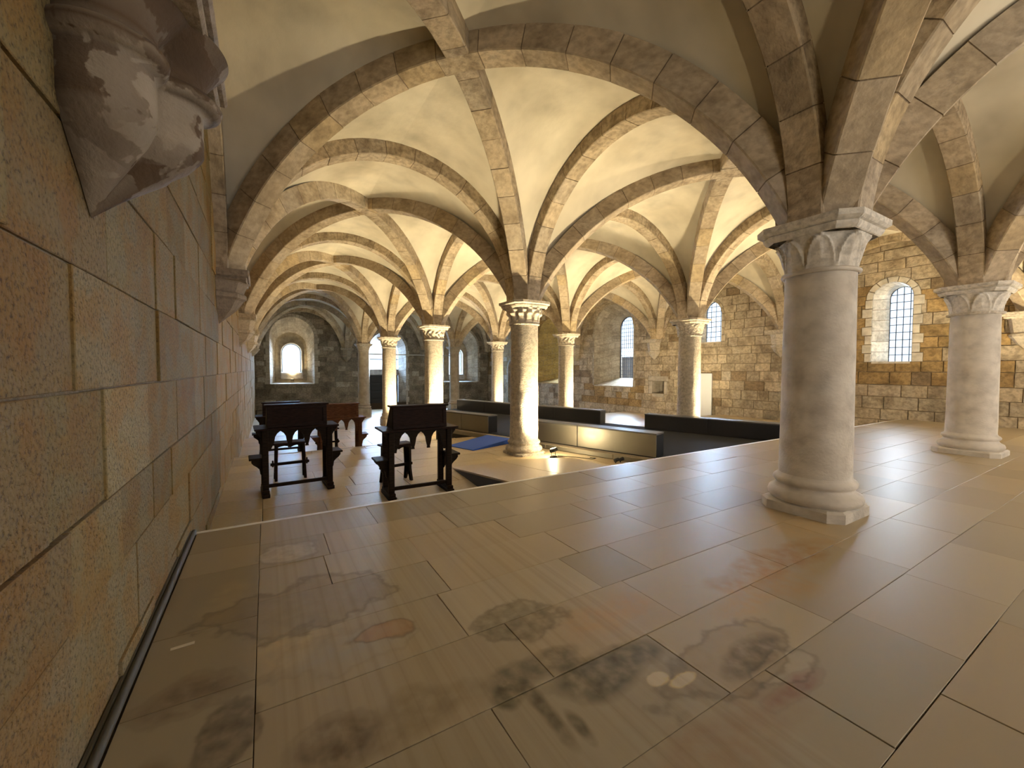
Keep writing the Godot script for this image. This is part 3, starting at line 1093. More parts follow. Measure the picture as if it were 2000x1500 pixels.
	var ftone := func(_c: Vector2) -> Color:
		var k := rng.randf()
		if k < 0.1:
			return lin(0.5, 0.45, 0.37)
		return lin(0.34, 0.29, 0.225) * rng.randf_range(0.7, 1.2)
	lay("stone_block", stones(far, -0.41, 11.15, frows, 0.28, 0.65, XL, ftone, 0.006, 0.016), far.at, M.wall, far.node)

	# ---- wall behind the eye, with unseen windows placed to light the near bays
	var back := new_wall("wall_back", func(u, v, d): return V(u, v, -2.5 + d), lin(0.3, 0.24, 0.16))
	for k in 3:
		var c: float = [1.5, 5.35, 9.2][k]
		var bo := {"u0": c - 0.9, "u1": c + 0.9, "v0": -0.4, "vs": 1.0, "i0": c - 0.8, "i1": c + 0.8, "w0": -0.4, "ws": 1.0, "depth": 0.4, "jamb": 4, "arc": 12}
		var unseen_back_window := opening(back, "window_%d" % (8 + k), bo)
		glaze(back, unseen_back_window, bo, 2, 3, 0.012, 0.02)
		var unseen_back_light := AreaLight3D.new()  # area light standing for daylight through the unseen back window
		unseen_back_light.name = "daylight"
		unseen_back_light.area_size = Vector2(1.6, 1.9) * S
		unseen_back_light.light_color = Color(1.0, 0.95, 0.88)
		unseen_back_light.light_energy = BACK * [0.3, 0.85, 0.85][k]
		unseen_back_light.area_range = 60.0
		unseen_back_light.shadow_enabled = true
		unseen_back_window.add_child(unseen_back_light)
		unseen_back_light.transform = Transform3D(Basis.looking_at(Vector3(0, 0, -1), Vector3.UP), V(c, 0.6, -2.85))
	skins(back, -1.4, 12.25, -2.5, 2.95, 1.0)


func far_light(w: Dictionary, win: Node3D, o: Dictionary, a: float, b: float, y0: float, ys: float) -> void:
	# a slab of stone fills the recess and holds the small round-headed light
	var at: Callable = w.at
	var small := arch_line(a, b, y0, ys, 6, 18)
	var line: PackedVector2Array = o.line
	if Geometry2D.is_polygon_clockwise(line):
		line = _rev(line)
	var mid := (a + b) / 2.0
	var m := MB.new()
	m.col = lin(0.58, 0.48, 0.33)
	for part in [rect(-2, -3, mid, 3), rect(mid, -3, 14, 3)]:
		for p in Geometry2D.intersect_polygons(line, part):
			for q in Geometry2D.clip_polygons(p, small):
				plate(m, q, at, -o.depth - 0.25, -o.depth - 0.005, 0.0)
	put("tympanum", m, M.smooth, win)
	# moulding round the light
	var mo := MB.new()
	mo.col = lin(0.62, 0.56, 0.47)
	var prev := []
	var c := Vector2(mid, ys)
	var rows := []
	for p in small:
		var outw := (p - Vector2(mid, minf(p.y, ys))).normalized()
		var r := PackedVector3Array()
		for k in [[0.0, 0.0], [0.0, 0.05], [0.035, 0.07], [0.07, 0.05], [0.07, 0.0]]:
			r.append(at.call(p.x + outw.x * k[0], p.y + outw.y * k[0], -o.depth - 0.005 + k[1]))
		rows.append(r)
	mo.grid(rows, at.call(c.x, c.y, -o.depth - 0.4))
	put("moulding", mo, M.smooth, win)
	var sl := MB.new()
	sl.col = lin(0.6, 0.56, 0.5)
	plate(sl, rect(a - 0.06, y0 - 0.3, b + 0.06, y0), at, -o.depth - 0.1, -o.depth + 0.16, 0.02)
	put("ledge", sl, M.smooth, win)
	var g := MB.new()
	plate(g, small if not Geometry2D.is_polygon_clockwise(small) else _rev(small), at, -o.depth - 0.16, -o.depth - 0.155, 0.0)
	put("pane", g, M.glass, win)
	var fr := MB.new()
	var q := inset(small, 0.03)
	for i in small.size() - 1:
		fr.poly([at.call(small[i].x, small[i].y, -o.depth - 0.13), at.call(small[i + 1].x, small[i + 1].y, -o.depth - 0.13), at.call(q[i + 1].x, q[i + 1].y, -o.depth - 0.13), at.call(q[i].x, q[i].y, -o.depth - 0.13)], at.call(0, 0, 1) - at.call(0, 0, 0))
	put("frame", fr, M.iron, win)
	w.outer.pop_back()
	w.outer.append(cutter(small))


# ---------------------------------------------------------------- floors
func floors() -> void:
	# near floor: rows as in the photograph, then on behind the eye
	var near := MeshInstance3D.new()
	near.name = "floor"
	add_child(near, true)
	tag(near, "", "", "", "structure")
	var bed := MB.new()
	bed.box(V(-0.45, -1.4, -2.55), V(11.2, -1.008, 3.1))
	near.mesh = bed.mesh()
	near.material_override = M.bed
	var at := func(u: float, v: float, d: float) -> Vector3: return V(u, -1.0 + d, v)
	var rows := [3.085, 2.70, 2.375, 2.04, 1.708, 1.374, 1.043, 0.713, 0.38, 0.05, -0.28, -0.61, -0.94, -1.27, -1.6, -1.93, -2.26, -2.5]
	var joints := [[-0.043, 0.61, 1.27, 1.93, 2.61, 3.33, 3.99], [-0.043, 0.285, 1.03, 1.47, 2.1, 2.85, 3.67], [-0.043, 0.25, 0.706, 1.285, 1.93, 2.32, 3.05, 4.02], [-0.043, 0.706, 1.456, 2.11, 2.77, 3.44], [-0.043, 0.638, 1.313, 1.645, 2.47, 3.1], [-0.043, 0.789, 1.429, 2.266, 2.9], [-0.043, 0.554, 1.22, 1.92, 2.766, 3.61], [-0.043, 0.7, 1.414, 2.052, 2.686, 3.4], [-0.043, 0.5, 1.2, 1.777, 2.5, 3.2]]
	var pieces := []
	var tone := func() -> Color:
		return lin(0.64, 0.505, 0.32).lerp(lin(0.64, 0.54, 0.375), rng.randf()) * rng.randf_range(0.86, 1.1)
	for r in rows.size() - 1:
		var js: Array = joints[r].duplicate() if r < joints.size() else [-0.043]
		while js[-1] < 11.15:
			js.append(js[-1] + rng.randf_range(0.5, 0.85))
		js[-1] = 11.15
		for i in js.size() - 1:
			var p := inset(rect(js[i], rows[r + 1], js[i + 1], rows[r]), 0.0011)
			for k in p.size():
				p[k] += Vector2(rng.randf_range(-1, 1), rng.randf_range(-1, 1)) * 0.0015
			pieces.append({"p": p, "d0": -0.01, "d1": rng.randf_range(-0.0012, 0.0008), "b": 0.0012, "col": tone.call()})
	var lz := [3.085, 2.75, 2.45, 1.93, 1.53, 1.22, 0.8, 0.3, -0.3, -0.9, -1.5, -2.0, -2.5]
	for i in lz.size() - 1:
		pieces.append({"p": inset(rect(-0.372, lz[i + 1], -0.043, lz[i]), 0.0011), "d0": -0.01, "d1": 0.0, "b": 0.0012, "col": tone.call() * 0.86})
	lay("slab", pieces, at, M.floor, near)
	var edge := MB.new()
	edge.bevel(V(-0.405, -1.03, 3.118), V(11.15, -0.998, 3.087), 0.004)
	tag(put("trim_1", edge, M.nosing), "", "", "", "structure")
	var kerb := MB.new()
	kerb.bevel(V(-0.412, -1.005, 3.1), V(-0.398, -0.978, -2.5), 0.005)
	kerb.tube(V(-0.385, -0.986, 3.09), V(-0.385, -0.986, -2.5), 0.013 * S, 10)
	tag(put("trim_2", kerb, M.pipe), "", "", "", "structure")

	# the three lower levels ahead
	for lv in [["floor_001", -1.28, 0.0, 3.12, 7.05, 0.42], ["floor_002", -1.49, 0.0, 7.05, 10.4, 0.45], ["floor_003", -1.72, -0.03, 10.4, 21.3, 0.55]]:
		var o := MeshInstance3D.new()
		o.name = lv[0]
		add_child(o, true)
		tag(o, "", "", "", "structure")
		var y0: float = lv[1]
		var sl: float = lv[2]
		var za: float = lv[3]
		var zb: float = lv[4]
		var m := MB.new()
		for e in [[V(-0.42, y0 - 0.01, za), V(11.2, y0 - 0.01, za), V(11.2, y0 - 0.01 + sl * (zb - za), zb), V(-0.42, y0 - 0.01 + sl * (zb - za), zb)]]:
			m.poly(e, Vector3.UP)
		m.poly([V(-0.42, y0 - 0.002, zb), V(11.2, y0 - 0.002, zb), V(11.2, -2.5, zb), V(-0.42, -2.5, zb)], Vector3(0, 0, -1))
		m.poly([V(-0.42, -2.5, za), V(11.2, -2.5, za), V(11.2, -2.5, zb), V(-0.42, -2.5, zb)], Vector3.DOWN)
		o.mesh = m.mesh()
		o.material_override = M.bed
		var at2 := func(u: float, v: float, d: float) -> Vector3: return V(u, y0 + sl * (v - za) + d, v)
		var ps := []
		var z := za
		var stage := cutter(stage_line())
		while z < zb - 0.02:
			var z2 := minf(z + lv[5] * rng.randf_range(0.9, 1.1), zb)
			if zb - z2 < 0.15:
				z2 = zb
			var u := -0.41
			while u < 11.15:
				var u2 := minf(u + rng.randf_range(0.5, 0.95), 11.15) if u > -0.4 else -0.043
				for q in cut(inset(rect(u, z, u2, z2), 0.002), [stage]):
					if area2(q) > 0.004:
						ps.append({"p": q, "d0": -0.01, "d1": rng.randf_range(-0.001, 0.001), "b": 0.003 if q.size() == 4 else 0.0, "col": tone.call() * 1.05})
				u = u2
			z = z2
		lay("slab", ps, at2, M.floor_far, o)
	# pale nosings of the two steps
	for e in [[7.05, -1.28], [10.4, -1.49]]:
		var m := MB.new()
		m.col = lin(0.66, 0.6, 0.5)
		m.bevel(V(-0.41, e[1] - 0.03, e[0] + 0.015), V(3.0, e[1] + 0.004, e[0] - 0.02), 0.004)
		tag(put("trim_3" if e[0] < 8.0 else "trim_4", m, M.smooth), "", "", "", "structure")
	var ground := MB.new()
	ground.box(V(-3, -2.75, -5), V(14, -2.5, 24))
	tag(put("floor_ground", ground, M.bed), "", "", "", "structure")


# ---------------------------------------------------------------- stage, benches, ramps
func Bp(s: float, v: float, y: float) -> Vector3:
	return V(4.53 - 0.303 * s + 0.953 * v, y, 3.74 + 0.953 * s + 0.303 * v)


func B2(s: float, v: float) -> Vector2:
	return Vector2(4.53 - 0.303 * s + 0.953 * v, 3.74 + 0.953 * s + 0.303 * v)


func stage_line() -> PackedVector2Array:
	var p := PackedVector2Array([B2(-2.2, -0.13), B2(-2.2, 2.86), B2(7.35, 2.86), B2(7.35, 1.0), B2(4.62, 1.0), B2(4.62, -0.13)])
	var r := Geometry2D.intersect_polygons(p, rect(-0.4, 3.125, 11.1, 14))
	return r[0]


func bench(label: String, s0: float, joints: Array, v0: float, v1: float, top: float, y0 := -1.2) -> void:
	var o := thing("bench", Bp(s0, (v0 + v1) / 2.0, y0))
	tag(o, label, "bench", "long black benches round the carpeted stage")
	var inv := o.transform.affine_inverse()
	var s1: float = joints[-1]
	var at := func(u: float, v: float, d: float) -> Vector3: return inv * Bp(u, v0 - d, v)
	var body := MB.new()
	var bq := []
	for k in 8:
		bq.append(inv * Bp(s1 - 0.01 if k & 1 else s0 + 0.01, v1 if k & 2 else v0 + 0.01, top - 0.02 if k & 4 else y0))
	var cc := inv * Bp((s0 + s1) / 2, (v0 + v1) / 2, (top + y0) / 2)
	for f in [[0, 1, 3, 2], [4, 5, 7, 6], [0, 1, 5, 4], [2, 3, 7, 6], [0, 2, 6, 4], [1, 3, 7, 5]]:
		body.poly([bq[f[0]], bq[f[1]], bq[f[2]], bq[f[3]]], (bq[f[0]] + bq[f[3]] + bq[f[1]] + bq[f[2]]) / 4 - cc)
	put("body", body, M.bench_body, o)
	var a := s0
	for j in joints:
		var m := MB.new()
		plate(m, rect(a + 0.006, y0 + 0.006, j - 0.006, top - 0.018), at, -0.012, 0.0, 0.003)
		put("front_panel", m, M.panel if v0 < 1.0 else M.panel_shaded, o)
		var tp := MB.new()
		var at_top := func(u: float, v: float, d: float) -> Vector3: return inv * Bp(u, v, top - 0.015 + d)
		plate(tp, rect(a + 0.003, v0 - 0.004, j - 0.003, v1 + 0.004), at_top, -0.006, 0.015, 0.003)
		put("seat_board", tp, M.bench_top, o)
		a = j
	var side := MB.new()
	var at_end := func(u: float, v: float, d: float) -> Vector3: return inv * Bp(s0 - d, u, v)
	plate(side, rect(v0 + 0.005, y0 + 0.006, v1 - 0.005, top - 0.02), at_end, -0.012, 0.0, 0.003)
	put("end_panel", side, M.bench_body, o)


func stage() -> void:
	var st := thing("stage_platform")
	tag(st, "low carpeted platform between the rows of black benches", "platform")
	var line := stage_line()
	if Geometry2D.is_polygon_clockwise(line):
		line = _rev(line)
	var m := MB.new()
	m.col = lin(0.42, 0.36, 0.27)
	var top := func(u: float, v: float, d: float) -> Vector3: return V(u, d, v)
	plate(m, line, top, -1.275, -1.206, 0.0)
	put("deck", m, M.smooth, st)
	var cp := MB.new()
	var cl := Geometry2D.intersect_polygons(PackedVector2Array([B2(-2.2, 0.0), B2(-2.2, 2.85), B2(7.3, 2.85), B2(7.3, 1.05), B2(4.57, 1.05), B2(4.57, 0.0)]), rect(-0.4, 3.14, 11.1, 14))
	plate(cp, cl[0] if not Geometry2D.is_polygon_clockwise(cl[0]) else _rev(cl[0]), top, -1.206, -1.2, 0.0)
	put("carpet", cp, M.carpet, st)
	for q in Geometry2D.intersect_polygons(line, rect(-1, 7.06, 12, 14)):
		var sk := MB.new()
		sk.col = lin(0.05, 0.05, 0.05)
		plate(sk, inset(q, 0.01), top, -1.9, -1.275, 0.0)
		put("skirt", sk, M.bench_body, st)
	var face := MB.new()
	var fa := func(u: float, v: float, d: float) -> Vector3: return Bp(u, -0.13 - d, v)
	for k in 5:
		plate(face, rect(-0.62 + k * 1.2, -1.272, 0.56 + k * 1.2, -1.215), fa, -0.01, 0.006, 0.0)
	put("fascia", face, M.panel, st)
	bench("front black bench lit by the floodlight beside the column", 0.0, [1.26, 2.46], 0.0, 0.25, -0.868)
	bench("short front bench past the blue ramp, pale lit panels", 3.2, [3.97, 4.56], 0.0, 0.24, -0.87)
	bench("long black bench at right, across the carpet", -1.12, [0.1, 1.31], 2.6, 2.84, -0.9)
	bench("black back bench before the arched window recess", 2.32, [3.55, 4.78], 2.6, 2.84, -0.9)
	bench("farthest black bench at the left end of the back row", 4.82, [5.95, 7.1], 2.6, 2.84, -0.9)

	# stone ramp from the near floor down to the next level
	var rp := thing("stone_ramp")
	tag(rp, "stone ramp with black sides leading down beside the lit column", "ramp")
	for pn in [[Vector2(1.88, 3.13), Vector2(2.44, 3.13), Vector2(2.74, 4.93), Vector2(2.05, 4.93)], [Vector2(2.447, 3.13), Vector2(3.06, 3.13), Vector2(3.5, 4.25), Vector2(3.05, 4.93), Vector2(2.747, 4.93)]]:
		var b := MB.new()
		b.col = lin(0.60, 0.47, 0.31) if pn.size() == 4 else lin(0.62, 0.5, 0.32)
		var p := PackedVector2Array(pn)
		var ra := func(u: float, v: float, d: float) -> Vector3: return V(u, lerpf(-1.012, -1.272, (v - 3.13) / 1.8) + d, v)
		plate(b, p, ra, -0.018, 0.0, 0.003)
		put("deck_slab", b, M.floor_far, rp)
		var blk := MB.new()
		for i in p.size():
			var a0: Vector2 = p[i]
			var a1: Vector2 = p[(i + 1) % p.size()]
			var t0: Vector3 = ra.call(a0.x, a0.y, -0.018)
			var t1: Vector3 = ra.call(a1.x, a1.y, -0.018)
			blk.poly([t0, t1, V(a1.x, -1.279, a1.y), V(a0.x, -1.279, a0.y)], V((a0.x + a1.x) / 2, 0, (a0.y + a1.y) / 2) - V(2.5, 0, 4.0))
		put("side_panel", blk, M.black, rp)

	# blue board ramp in the gap of the front row
	var br := thing("blue_ramp")
	tag(br, "blue sloping board ramp beside the base of the lit column", "ramp")
	var w := MB.new()
	var q := []
	for k in [[2.5, -1.05, 0.0], [3.1, -1.05, 0.0], [3.1, -0.14, 1.0], [2.5, -0.14, 1.0]]:
		q.append([Bp(k[0], k[1], lerpf(-1.268, -1.2, k[2])), Bp(k[0], k[1], -1.279)])
	w.poly([q[0][0], q[1][0], q[2][0], q[3][0]], Vector3.UP)
	for i in 4:
		var j := (i + 1) % 4
		w.poly([q[i][0], q[j][0], q[j][1], q[i][1]], q[i][0] + q[j][0] - q[(i + 2) % 4][0] - q[(j + 2) % 4][0])
	put("board", w, M.blue, br)
	var sd := MB.new()
	sd.tube(q[0][0], q[3][0], 0.006, 6)
	put("edge_strip", sd, M.blue, br)


# ---------------------------------------------------------------- columns
func column(label: String, x: float, z: float, fl: float, ring: float, type: int, square: float, rough: bool) -> void:
	var o := thing("column", V(x, fl, z))
	tag(o, label, "column")
	var k := 40
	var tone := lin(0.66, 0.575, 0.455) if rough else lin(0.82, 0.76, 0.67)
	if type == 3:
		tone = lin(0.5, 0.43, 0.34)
	var mat: Material = M.pitted if rough else M.smooth
	var h := (ring - fl) * S          # height of the top of the base
	var pl := square
	# plinth: a square with its corners cut off
	var m := MB.new()
	m.col = tone * 0.94
	var ph := maxf(h - 0.17 * S, 0.06)
	if square > 0.0:
		var c := 0.075
		var oct := PackedVector2Array([Vector2(-pl, -pl + c), Vector2(-pl + c, -pl), Vector2(pl - c, -pl), Vector2(pl, -pl + c), Vector2(pl, pl - c), Vector2(pl - c, pl), Vector2(-pl + c, pl), Vector2(-pl, pl - c)])
		plate(m, oct, func(u, v, d): return Vector3(u * S, d, -v * S), 0.0, ph, 0.02)
	else:
		m.lathe(Vector3.ZERO, [Vector2(0.27 * S, 0.0), Vector2(0.27 * S, ph)], k)
	put("plinth", m, mat, o)
	m = MB.new()
	m.col = tone
	var prof := []
	var base := 0.262
	for p in [[base, 0.0], [base + 0.018, 0.02], [base + 0.022, 0.04], [base + 0.014, 0.065], [base - 0.012, 0.078], [0.238, 0.09], [0.23, 0.105], [0.232, 0.115], [0.242, 0.12], [0.25, 0.132], [0.25, 0.148], [0.24, 0.16], [0.226, 0.167], [0.218, 0.185]]:
		prof.append(Vector2(p[0] * S, ph - 0.001 + p[1] * S))
	m.lathe(Vector3.ZERO, prof, k)
	put("base", m, mat, o)
	m = MB.new()
	m.col = tone
	var y0: float = prof[-1].y - 0.01
	var y1 := (0.66 - fl) * S
	var rows := []
	var fn := FastNoiseLite.new()
	fn.seed = int(x * 10 + z)
	fn.frequency = 3.0
	var nr := 26 if rough else 10
	for i in nr + 1:
		var r := PackedVector3Array()
		for j in 48:
			var t := TAU * j / 48
			var y := lerpf(y0, y1, float(i) / nr)
			var rr := lerpf(0.217, 0.208, float(i) / nr) * S
			rr += fn.get_noise_3d(cos(t), y, sin(t)) * (0.012 if rough else 0.004)
			r.append(Vector3(cos(t) * rr, y, sin(t) * rr))
		rows.append(r)
	m.grid(rows, Vector3(0, (y0 + y1) / 2, 0), false, true)
	put("shaft", m, mat, o)
	m = MB.new()
	m.col = tone * 1.02
	if type == 0 and x > 5.0:   # rope-like neck ring
		rows = []
		for i in 9:
			var r := PackedVector3Array()
			for j in 160:
				var t := TAU * j / 160
				var ph2 := TAU * i / 8
				var rr := 0.225 + 0.016 * cos(ph2) + 0.005 * cos(40.0 * t + ph2 * 1.0)
				r.append(Vector3(cos(t) * rr * S, y1 + (0.012 + 0.016 * sin(ph2)) * S, sin(t) * rr * S))
			rows.append(r)
		m.grid(rows, Vector3(0, y1, 0), false, true)
	else:
		prof = []
		for i in 9:
			var t := -PI / 2 + PI * i / 8
			prof.append(Vector2((0.212 + 0.02 * cos(t)) * S, y1 + (0.012 + 0.016 * sin(t)) * S))
		m.lathe(Vector3.ZERO, prof, k)
	put("neck_ring", m, mat, o)
	# bell of the capital with its carving
	m = MB.new()
	m.col = tone
	rows = []
	var kk := 144
	var yb := 0.685
	var yt := 0.905
	for i in 19:
		var f := float(i) / 18
		var r := PackedVector3Array()
		for j in kk:
			var t := TAU * j / kk
			var ca := absf(cos(t))
			var sa := absf(sin(t))
			var sq := 1.0 / maxf(maxf(ca, sa), (ca + sa) / 1.3)
			var bell := lerpf(0.212, 0.268, pow(f, 1.7))
			var rr := lerpf(bell, bell * lerpf(1.0, sq, 0.85), smoothstep(0.1, 1.0, f))
			if type == 0:      # pointed arcading
				var a := fposmod(t * 8 / TAU, 1.0) - 0.5
				var edge := 0.46 * sqrt(maxf(0.0, 1.0 - pow(f / 0.93, 1.7)))
				var e := absf(absf(a) - edge)
				rr += 0.010 * exp(-pow(e / 0.045, 2.0))
				rr -= 0.010 if absf(a) > edge + 0.05 else 0.0
				rr += 0.006 * exp(-pow(a / 0.05, 2.0)) * smoothstep(0.1, 0.4, f) * (1.0 - smoothstep(0.6, 0.85, f))
			elif type == 1:    # two rows of leaves that curl out at the top
				var a := fposmod(t * 12 / TAU, 1.0) - 0.5
				var leaf := 1.0 - smoothstep(0.28, 0.42, absf(a) * (0.75 + 0.6 * f))
				rr += (leaf - 0.5) * 0.03 * smoothstep(0.0, 0.25, f)
				var a2 := fposmod(t * 12 / TAU + 0.5, 1.0) - 0.5
				rr += 0.028 * exp(-pow((f - 0.62) / 0.1, 2.0)) * leaf
				rr += 0.03 * exp(-pow((f - 0.86) / 0.09, 2.0)) * (1.0 - smoothstep(0.15, 0.35, absf(a2)))
				if f < 0.12:
					rr += 0.012
			elif type == 2:    # scrolled leaf band
				rr += 0.014 * sin(t * 14.0 + sin(f * 9.0) * 1.6) * sin(f * PI)
				rr += 0.012 * cos(f * 12.0) * sin(f * PI) * cos(t * 7.0)
			elif type == 4:    # weathered cone
				rr = lerpf(0.215, 0.275 * lerpf(1.0, sq, 0.5), f) + fn.get_noise_3d(cos(t) * 2.0, f * 2.0, sin(t) * 2.0) * 0.018
			r.append(Vector3(cos(t) * rr * S, (lerpf(yb, yt, f) - fl) * S, sin(t) * rr * S))
		rows.append(r)
	m.grid(rows, Vector3(0, (0.8 - fl) * S, 0), false, true)
	put("capital", m, M.carved, o)
	# abacus: moulded, square with cut corners
	m = MB.new()
	m.col = tone * 0.98
	rows = []
	for p in [[0.262, 0.9], [0.272, 0.905], [0.285, 0.925], [0.29, 0.94], [0.282, 0.947], [0.3, 0.952], [0.318, 0.965], [0.32, 1.0], [0.0, 1.002]]:
		var r := PackedVector3Array()
		for j in 8:
			var c: float = p[0] * 0.3
			var hh: float = p[0]
			var pts := [Vector2(hh, -hh + c), Vector2(hh, hh - c), Vector2(hh - c, hh), Vector2(-hh + c, hh), Vector2(-hh, hh - c), Vector2(-hh, -hh + c), Vector2(-hh + c, -hh), Vector2(hh - c, -hh)]
			r.append(Vector3(pts[j].x * S, (p[1] - fl) * S, pts[j].y * S))
		rows.append(r)
	for i in rows.size() - 1:
		for j in 8:
			var j2 := (j + 1) % 8
			var mid: Vector3 = (rows[i][j] + rows[i + 1][j2]) / 2.0
			m.poly([rows[i][j], rows[i][j2], rows[i + 1][j2], rows[i + 1][j]], Vector3(mid.x, 0.3 if i == rows.size() - 2 else 0.0, mid.z) if i < rows.size() - 2 else Vector3.UP)
	put("abacus", m, M.carved, o)


func columns() -> void:
	column("large smooth pale column on the near floor, its foot in full view", 3.38, 1.40, -1.0, -0.755, 0, 0.262, false)
	column("smooth pale column by the window, rope ring under its capital", 7.33, 1.40, -1.0, -0.765, 0, 0.285, false)
	column("rough column with a leaf capital and a floodlight at its foot", 3.38, 5.28, -1.28, -1.09, 1, 0.262, true)
	column("rough column with a worn conical capital rising behind a bench", 7.33, 5.28, -1.28, -1.14, 4, 0.0, true)
	column("rough lit column behind the nearer right-hand writing desk", 3.38, 9.20, -1.49, -1.25, 2, 0.0, true)
	column("lit column behind the back bench, before the yellow-lit recess", 7.33, 9.25, -1.49, -1.22, 2, 0.262, true)
	column("lit column before the bright doorway, left of the desk", 3.38, 13.25, -1.80, -1.40, 2, 0.262, true)
	column("slim lit column far back, beside the dark arched doorway", 7.33, 13.28, -1.80, -1.42, 2, 0.262, true)
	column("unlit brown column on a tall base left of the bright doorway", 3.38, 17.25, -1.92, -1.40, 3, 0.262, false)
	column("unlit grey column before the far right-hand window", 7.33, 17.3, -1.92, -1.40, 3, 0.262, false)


# a corbel: bundled half shafts that taper to a point on the wall. side is the way into the room.
func corbel(label: String, at: Vector3, turn: float, fine: bool, tone: Color, tip: float, reach: float) -> void:
	var o := thing("corbel", at, turn)
	tag(o, label, "corbel")
	# local: +z into the room, x along the wall, y from the eye's level
	var kk := 96 if fine else 20
	var prof: Array
	if fine:
		prof = [[tip, 0.01, 0.0], [0.5, 0.36, 1.0], [0.6, 0.86, 1.0], [0.635, 0.97, 1.0], [0.65, 1.0, 1.0], [0.765, 1.0, 1.0], [0.77, 1.1, 1.0], [0.78, 1.17, 1.0], [0.795, 1.19, 1.0], [0.81, 1.15, 1.0], [0.82, 1.04, 1.0], [0.86, 1.04, 1.0], [0.9, 1.16, 0.6], [0.945, 1.3, 0.3]]
	else:
		prof = [[tip, 0.004, 0.0], [tip + 0.14, reach * 0.6, 0.1], [tip + 0.24, reach * 0.85, 0.2], [tip + 0.26, reach * 0.95, 0.2], [tip + 0.3, reach * 0.95, 0.2], [tip + 0.32, reach * 0.85, 0.2], [0.88, reach, 0.1], [0.9, reach * 1.08, 0.0]]
	var rows := []
	for p in prof:
		var r := PackedVector3Array()
		for j in kk + 1:
			var t := -PI / 2 + PI * j / kk
			var facet := 1.0
			if not fine:
				var a := fposmod(t + PI / 2, PI / 4) - PI / 8
				facet = cos(PI / 8) / cos(a)
			var rr: float = p[1] * facet
			if fine:      # three bundled shafts: the farthest way out of three circles
				var dirv := Vector2(sin(t), cos(t))
				var far := 0.02
				for cc in [Vector2(-0.152, 0.07), Vector2(0.0, 0.15), Vector2(0.152, 0.07)]:
					var along: float = cc.dot(dirv)
					var off2: float = cc.length_squared() - along * along
					if off2 < 0.0092:
						far = maxf(far, along + sqrt(0.0092 - off2))
				rr = p[1] * lerpf(0.235, far, p[2])
			r.append(Vector3(sin(t) * rr * S, p[0] * S, cos(t) * rr * S * 1.05))
		rows.append(r)
	var m := MB.new()
	m.col = tone
	if fine:
		m.grid(rows, Vector3(0, 0.7 * S, -0.1))
	else:
		for i in rows.size() - 1:
			for j in range(0, kk, 5):
				m.poly([rows[i][j], rows[i][j + 5], rows[i + 1][j + 5], rows[i + 1][j]], rows[i][j] + rows[i + 1][j + 5] - Vector3(0, 1.0 * (prof[i][0] + prof[i + 1][0]) * S, 0) + Vector3(0, -0.05, 0))
	put("shaft_cluster", m, M.peeling if fine else M.carved, o)
	m = MB.new()
	m.col = tone * 1.02
	var yy := 0.94 if fine else 0.895
	var w := 0.31 if fine else reach * 1.15
	for st in [[w * 0.93, yy, yy + 0.035], [w, yy + 0.032, 1.0]]:
		m.bevel(Vector3(-st[0], st[1], -0.004) * S, Vector3(st[0], st[2], st[0] * 0.98) * S, 0.012)
	put("abacus", m, M.carved, o)


func corbels() -> void:
	var lt := lin(0.40, 0.33, 0.255)
	corbel("large nearby wall corbel of bundled shafts tapering to a point", V(-0.41, 0.0, 1.60), PI / 2, true, lt, 0.42, 0.25)
	var names_l := ["rough dark wall corbel, second along the left wall", "third pale corbel along the left wall, after the rough dark one", "fourth small corbel along the left wall", "farthest corbel on the left wall, beside the far wall"]
	for i in 4:
		corbel(names_l[i], V(-0.41, 0.0, ZL[i + 2]), PI / 2, false, lin(0.33, 0.26, 0.2) if i == 0 else lin(0.6, 0.5, 0.37), 0.47 if i == 0 else 0.4, 0.25)
	var rt := lin(0.6, 0.53, 0.43)
	var names_r := ["wall corbel at the right edge, behind the smooth window column", "pale pointed corbel on the right wall, half behind the large column", "pale moulded corbel above the square wall niche", "pale pointed corbel between the arched recess and the lit column", "small corbel on the right wall near the dark arched doorway"]
	for i in 5:
		corbel(names_r[i], V(11.15, 0.0, ZL[i + 1] + (0.15 if i else 0.1)), -PI / 2, false, rt, 0.32, 0.24)
	corbel("grey corbel on the far wall right of the round-headed window", V(3.38, 0.0, 21.3), 0.0, false, lin(0.36, 0.3, 0.23), 0.32, 0.27)
	corbel("grey corbel on the far wall behind the unlit grey column", V(7.33, 0.0, 21.3), 0.0, false, lin(0.36, 0.3, 0.23), 0.32, 0.27)


# ---------------------------------------------------------------- furniture (local metres, +z towards the eye)
func bx(m: MB, x0: float, y0: float, z0: float, x1: float, y1: float, z1: float, b := 0.006) -> void:
	m.bevel(Vector3(x0, y0, z0), Vector3(x1, y1, z1), b)


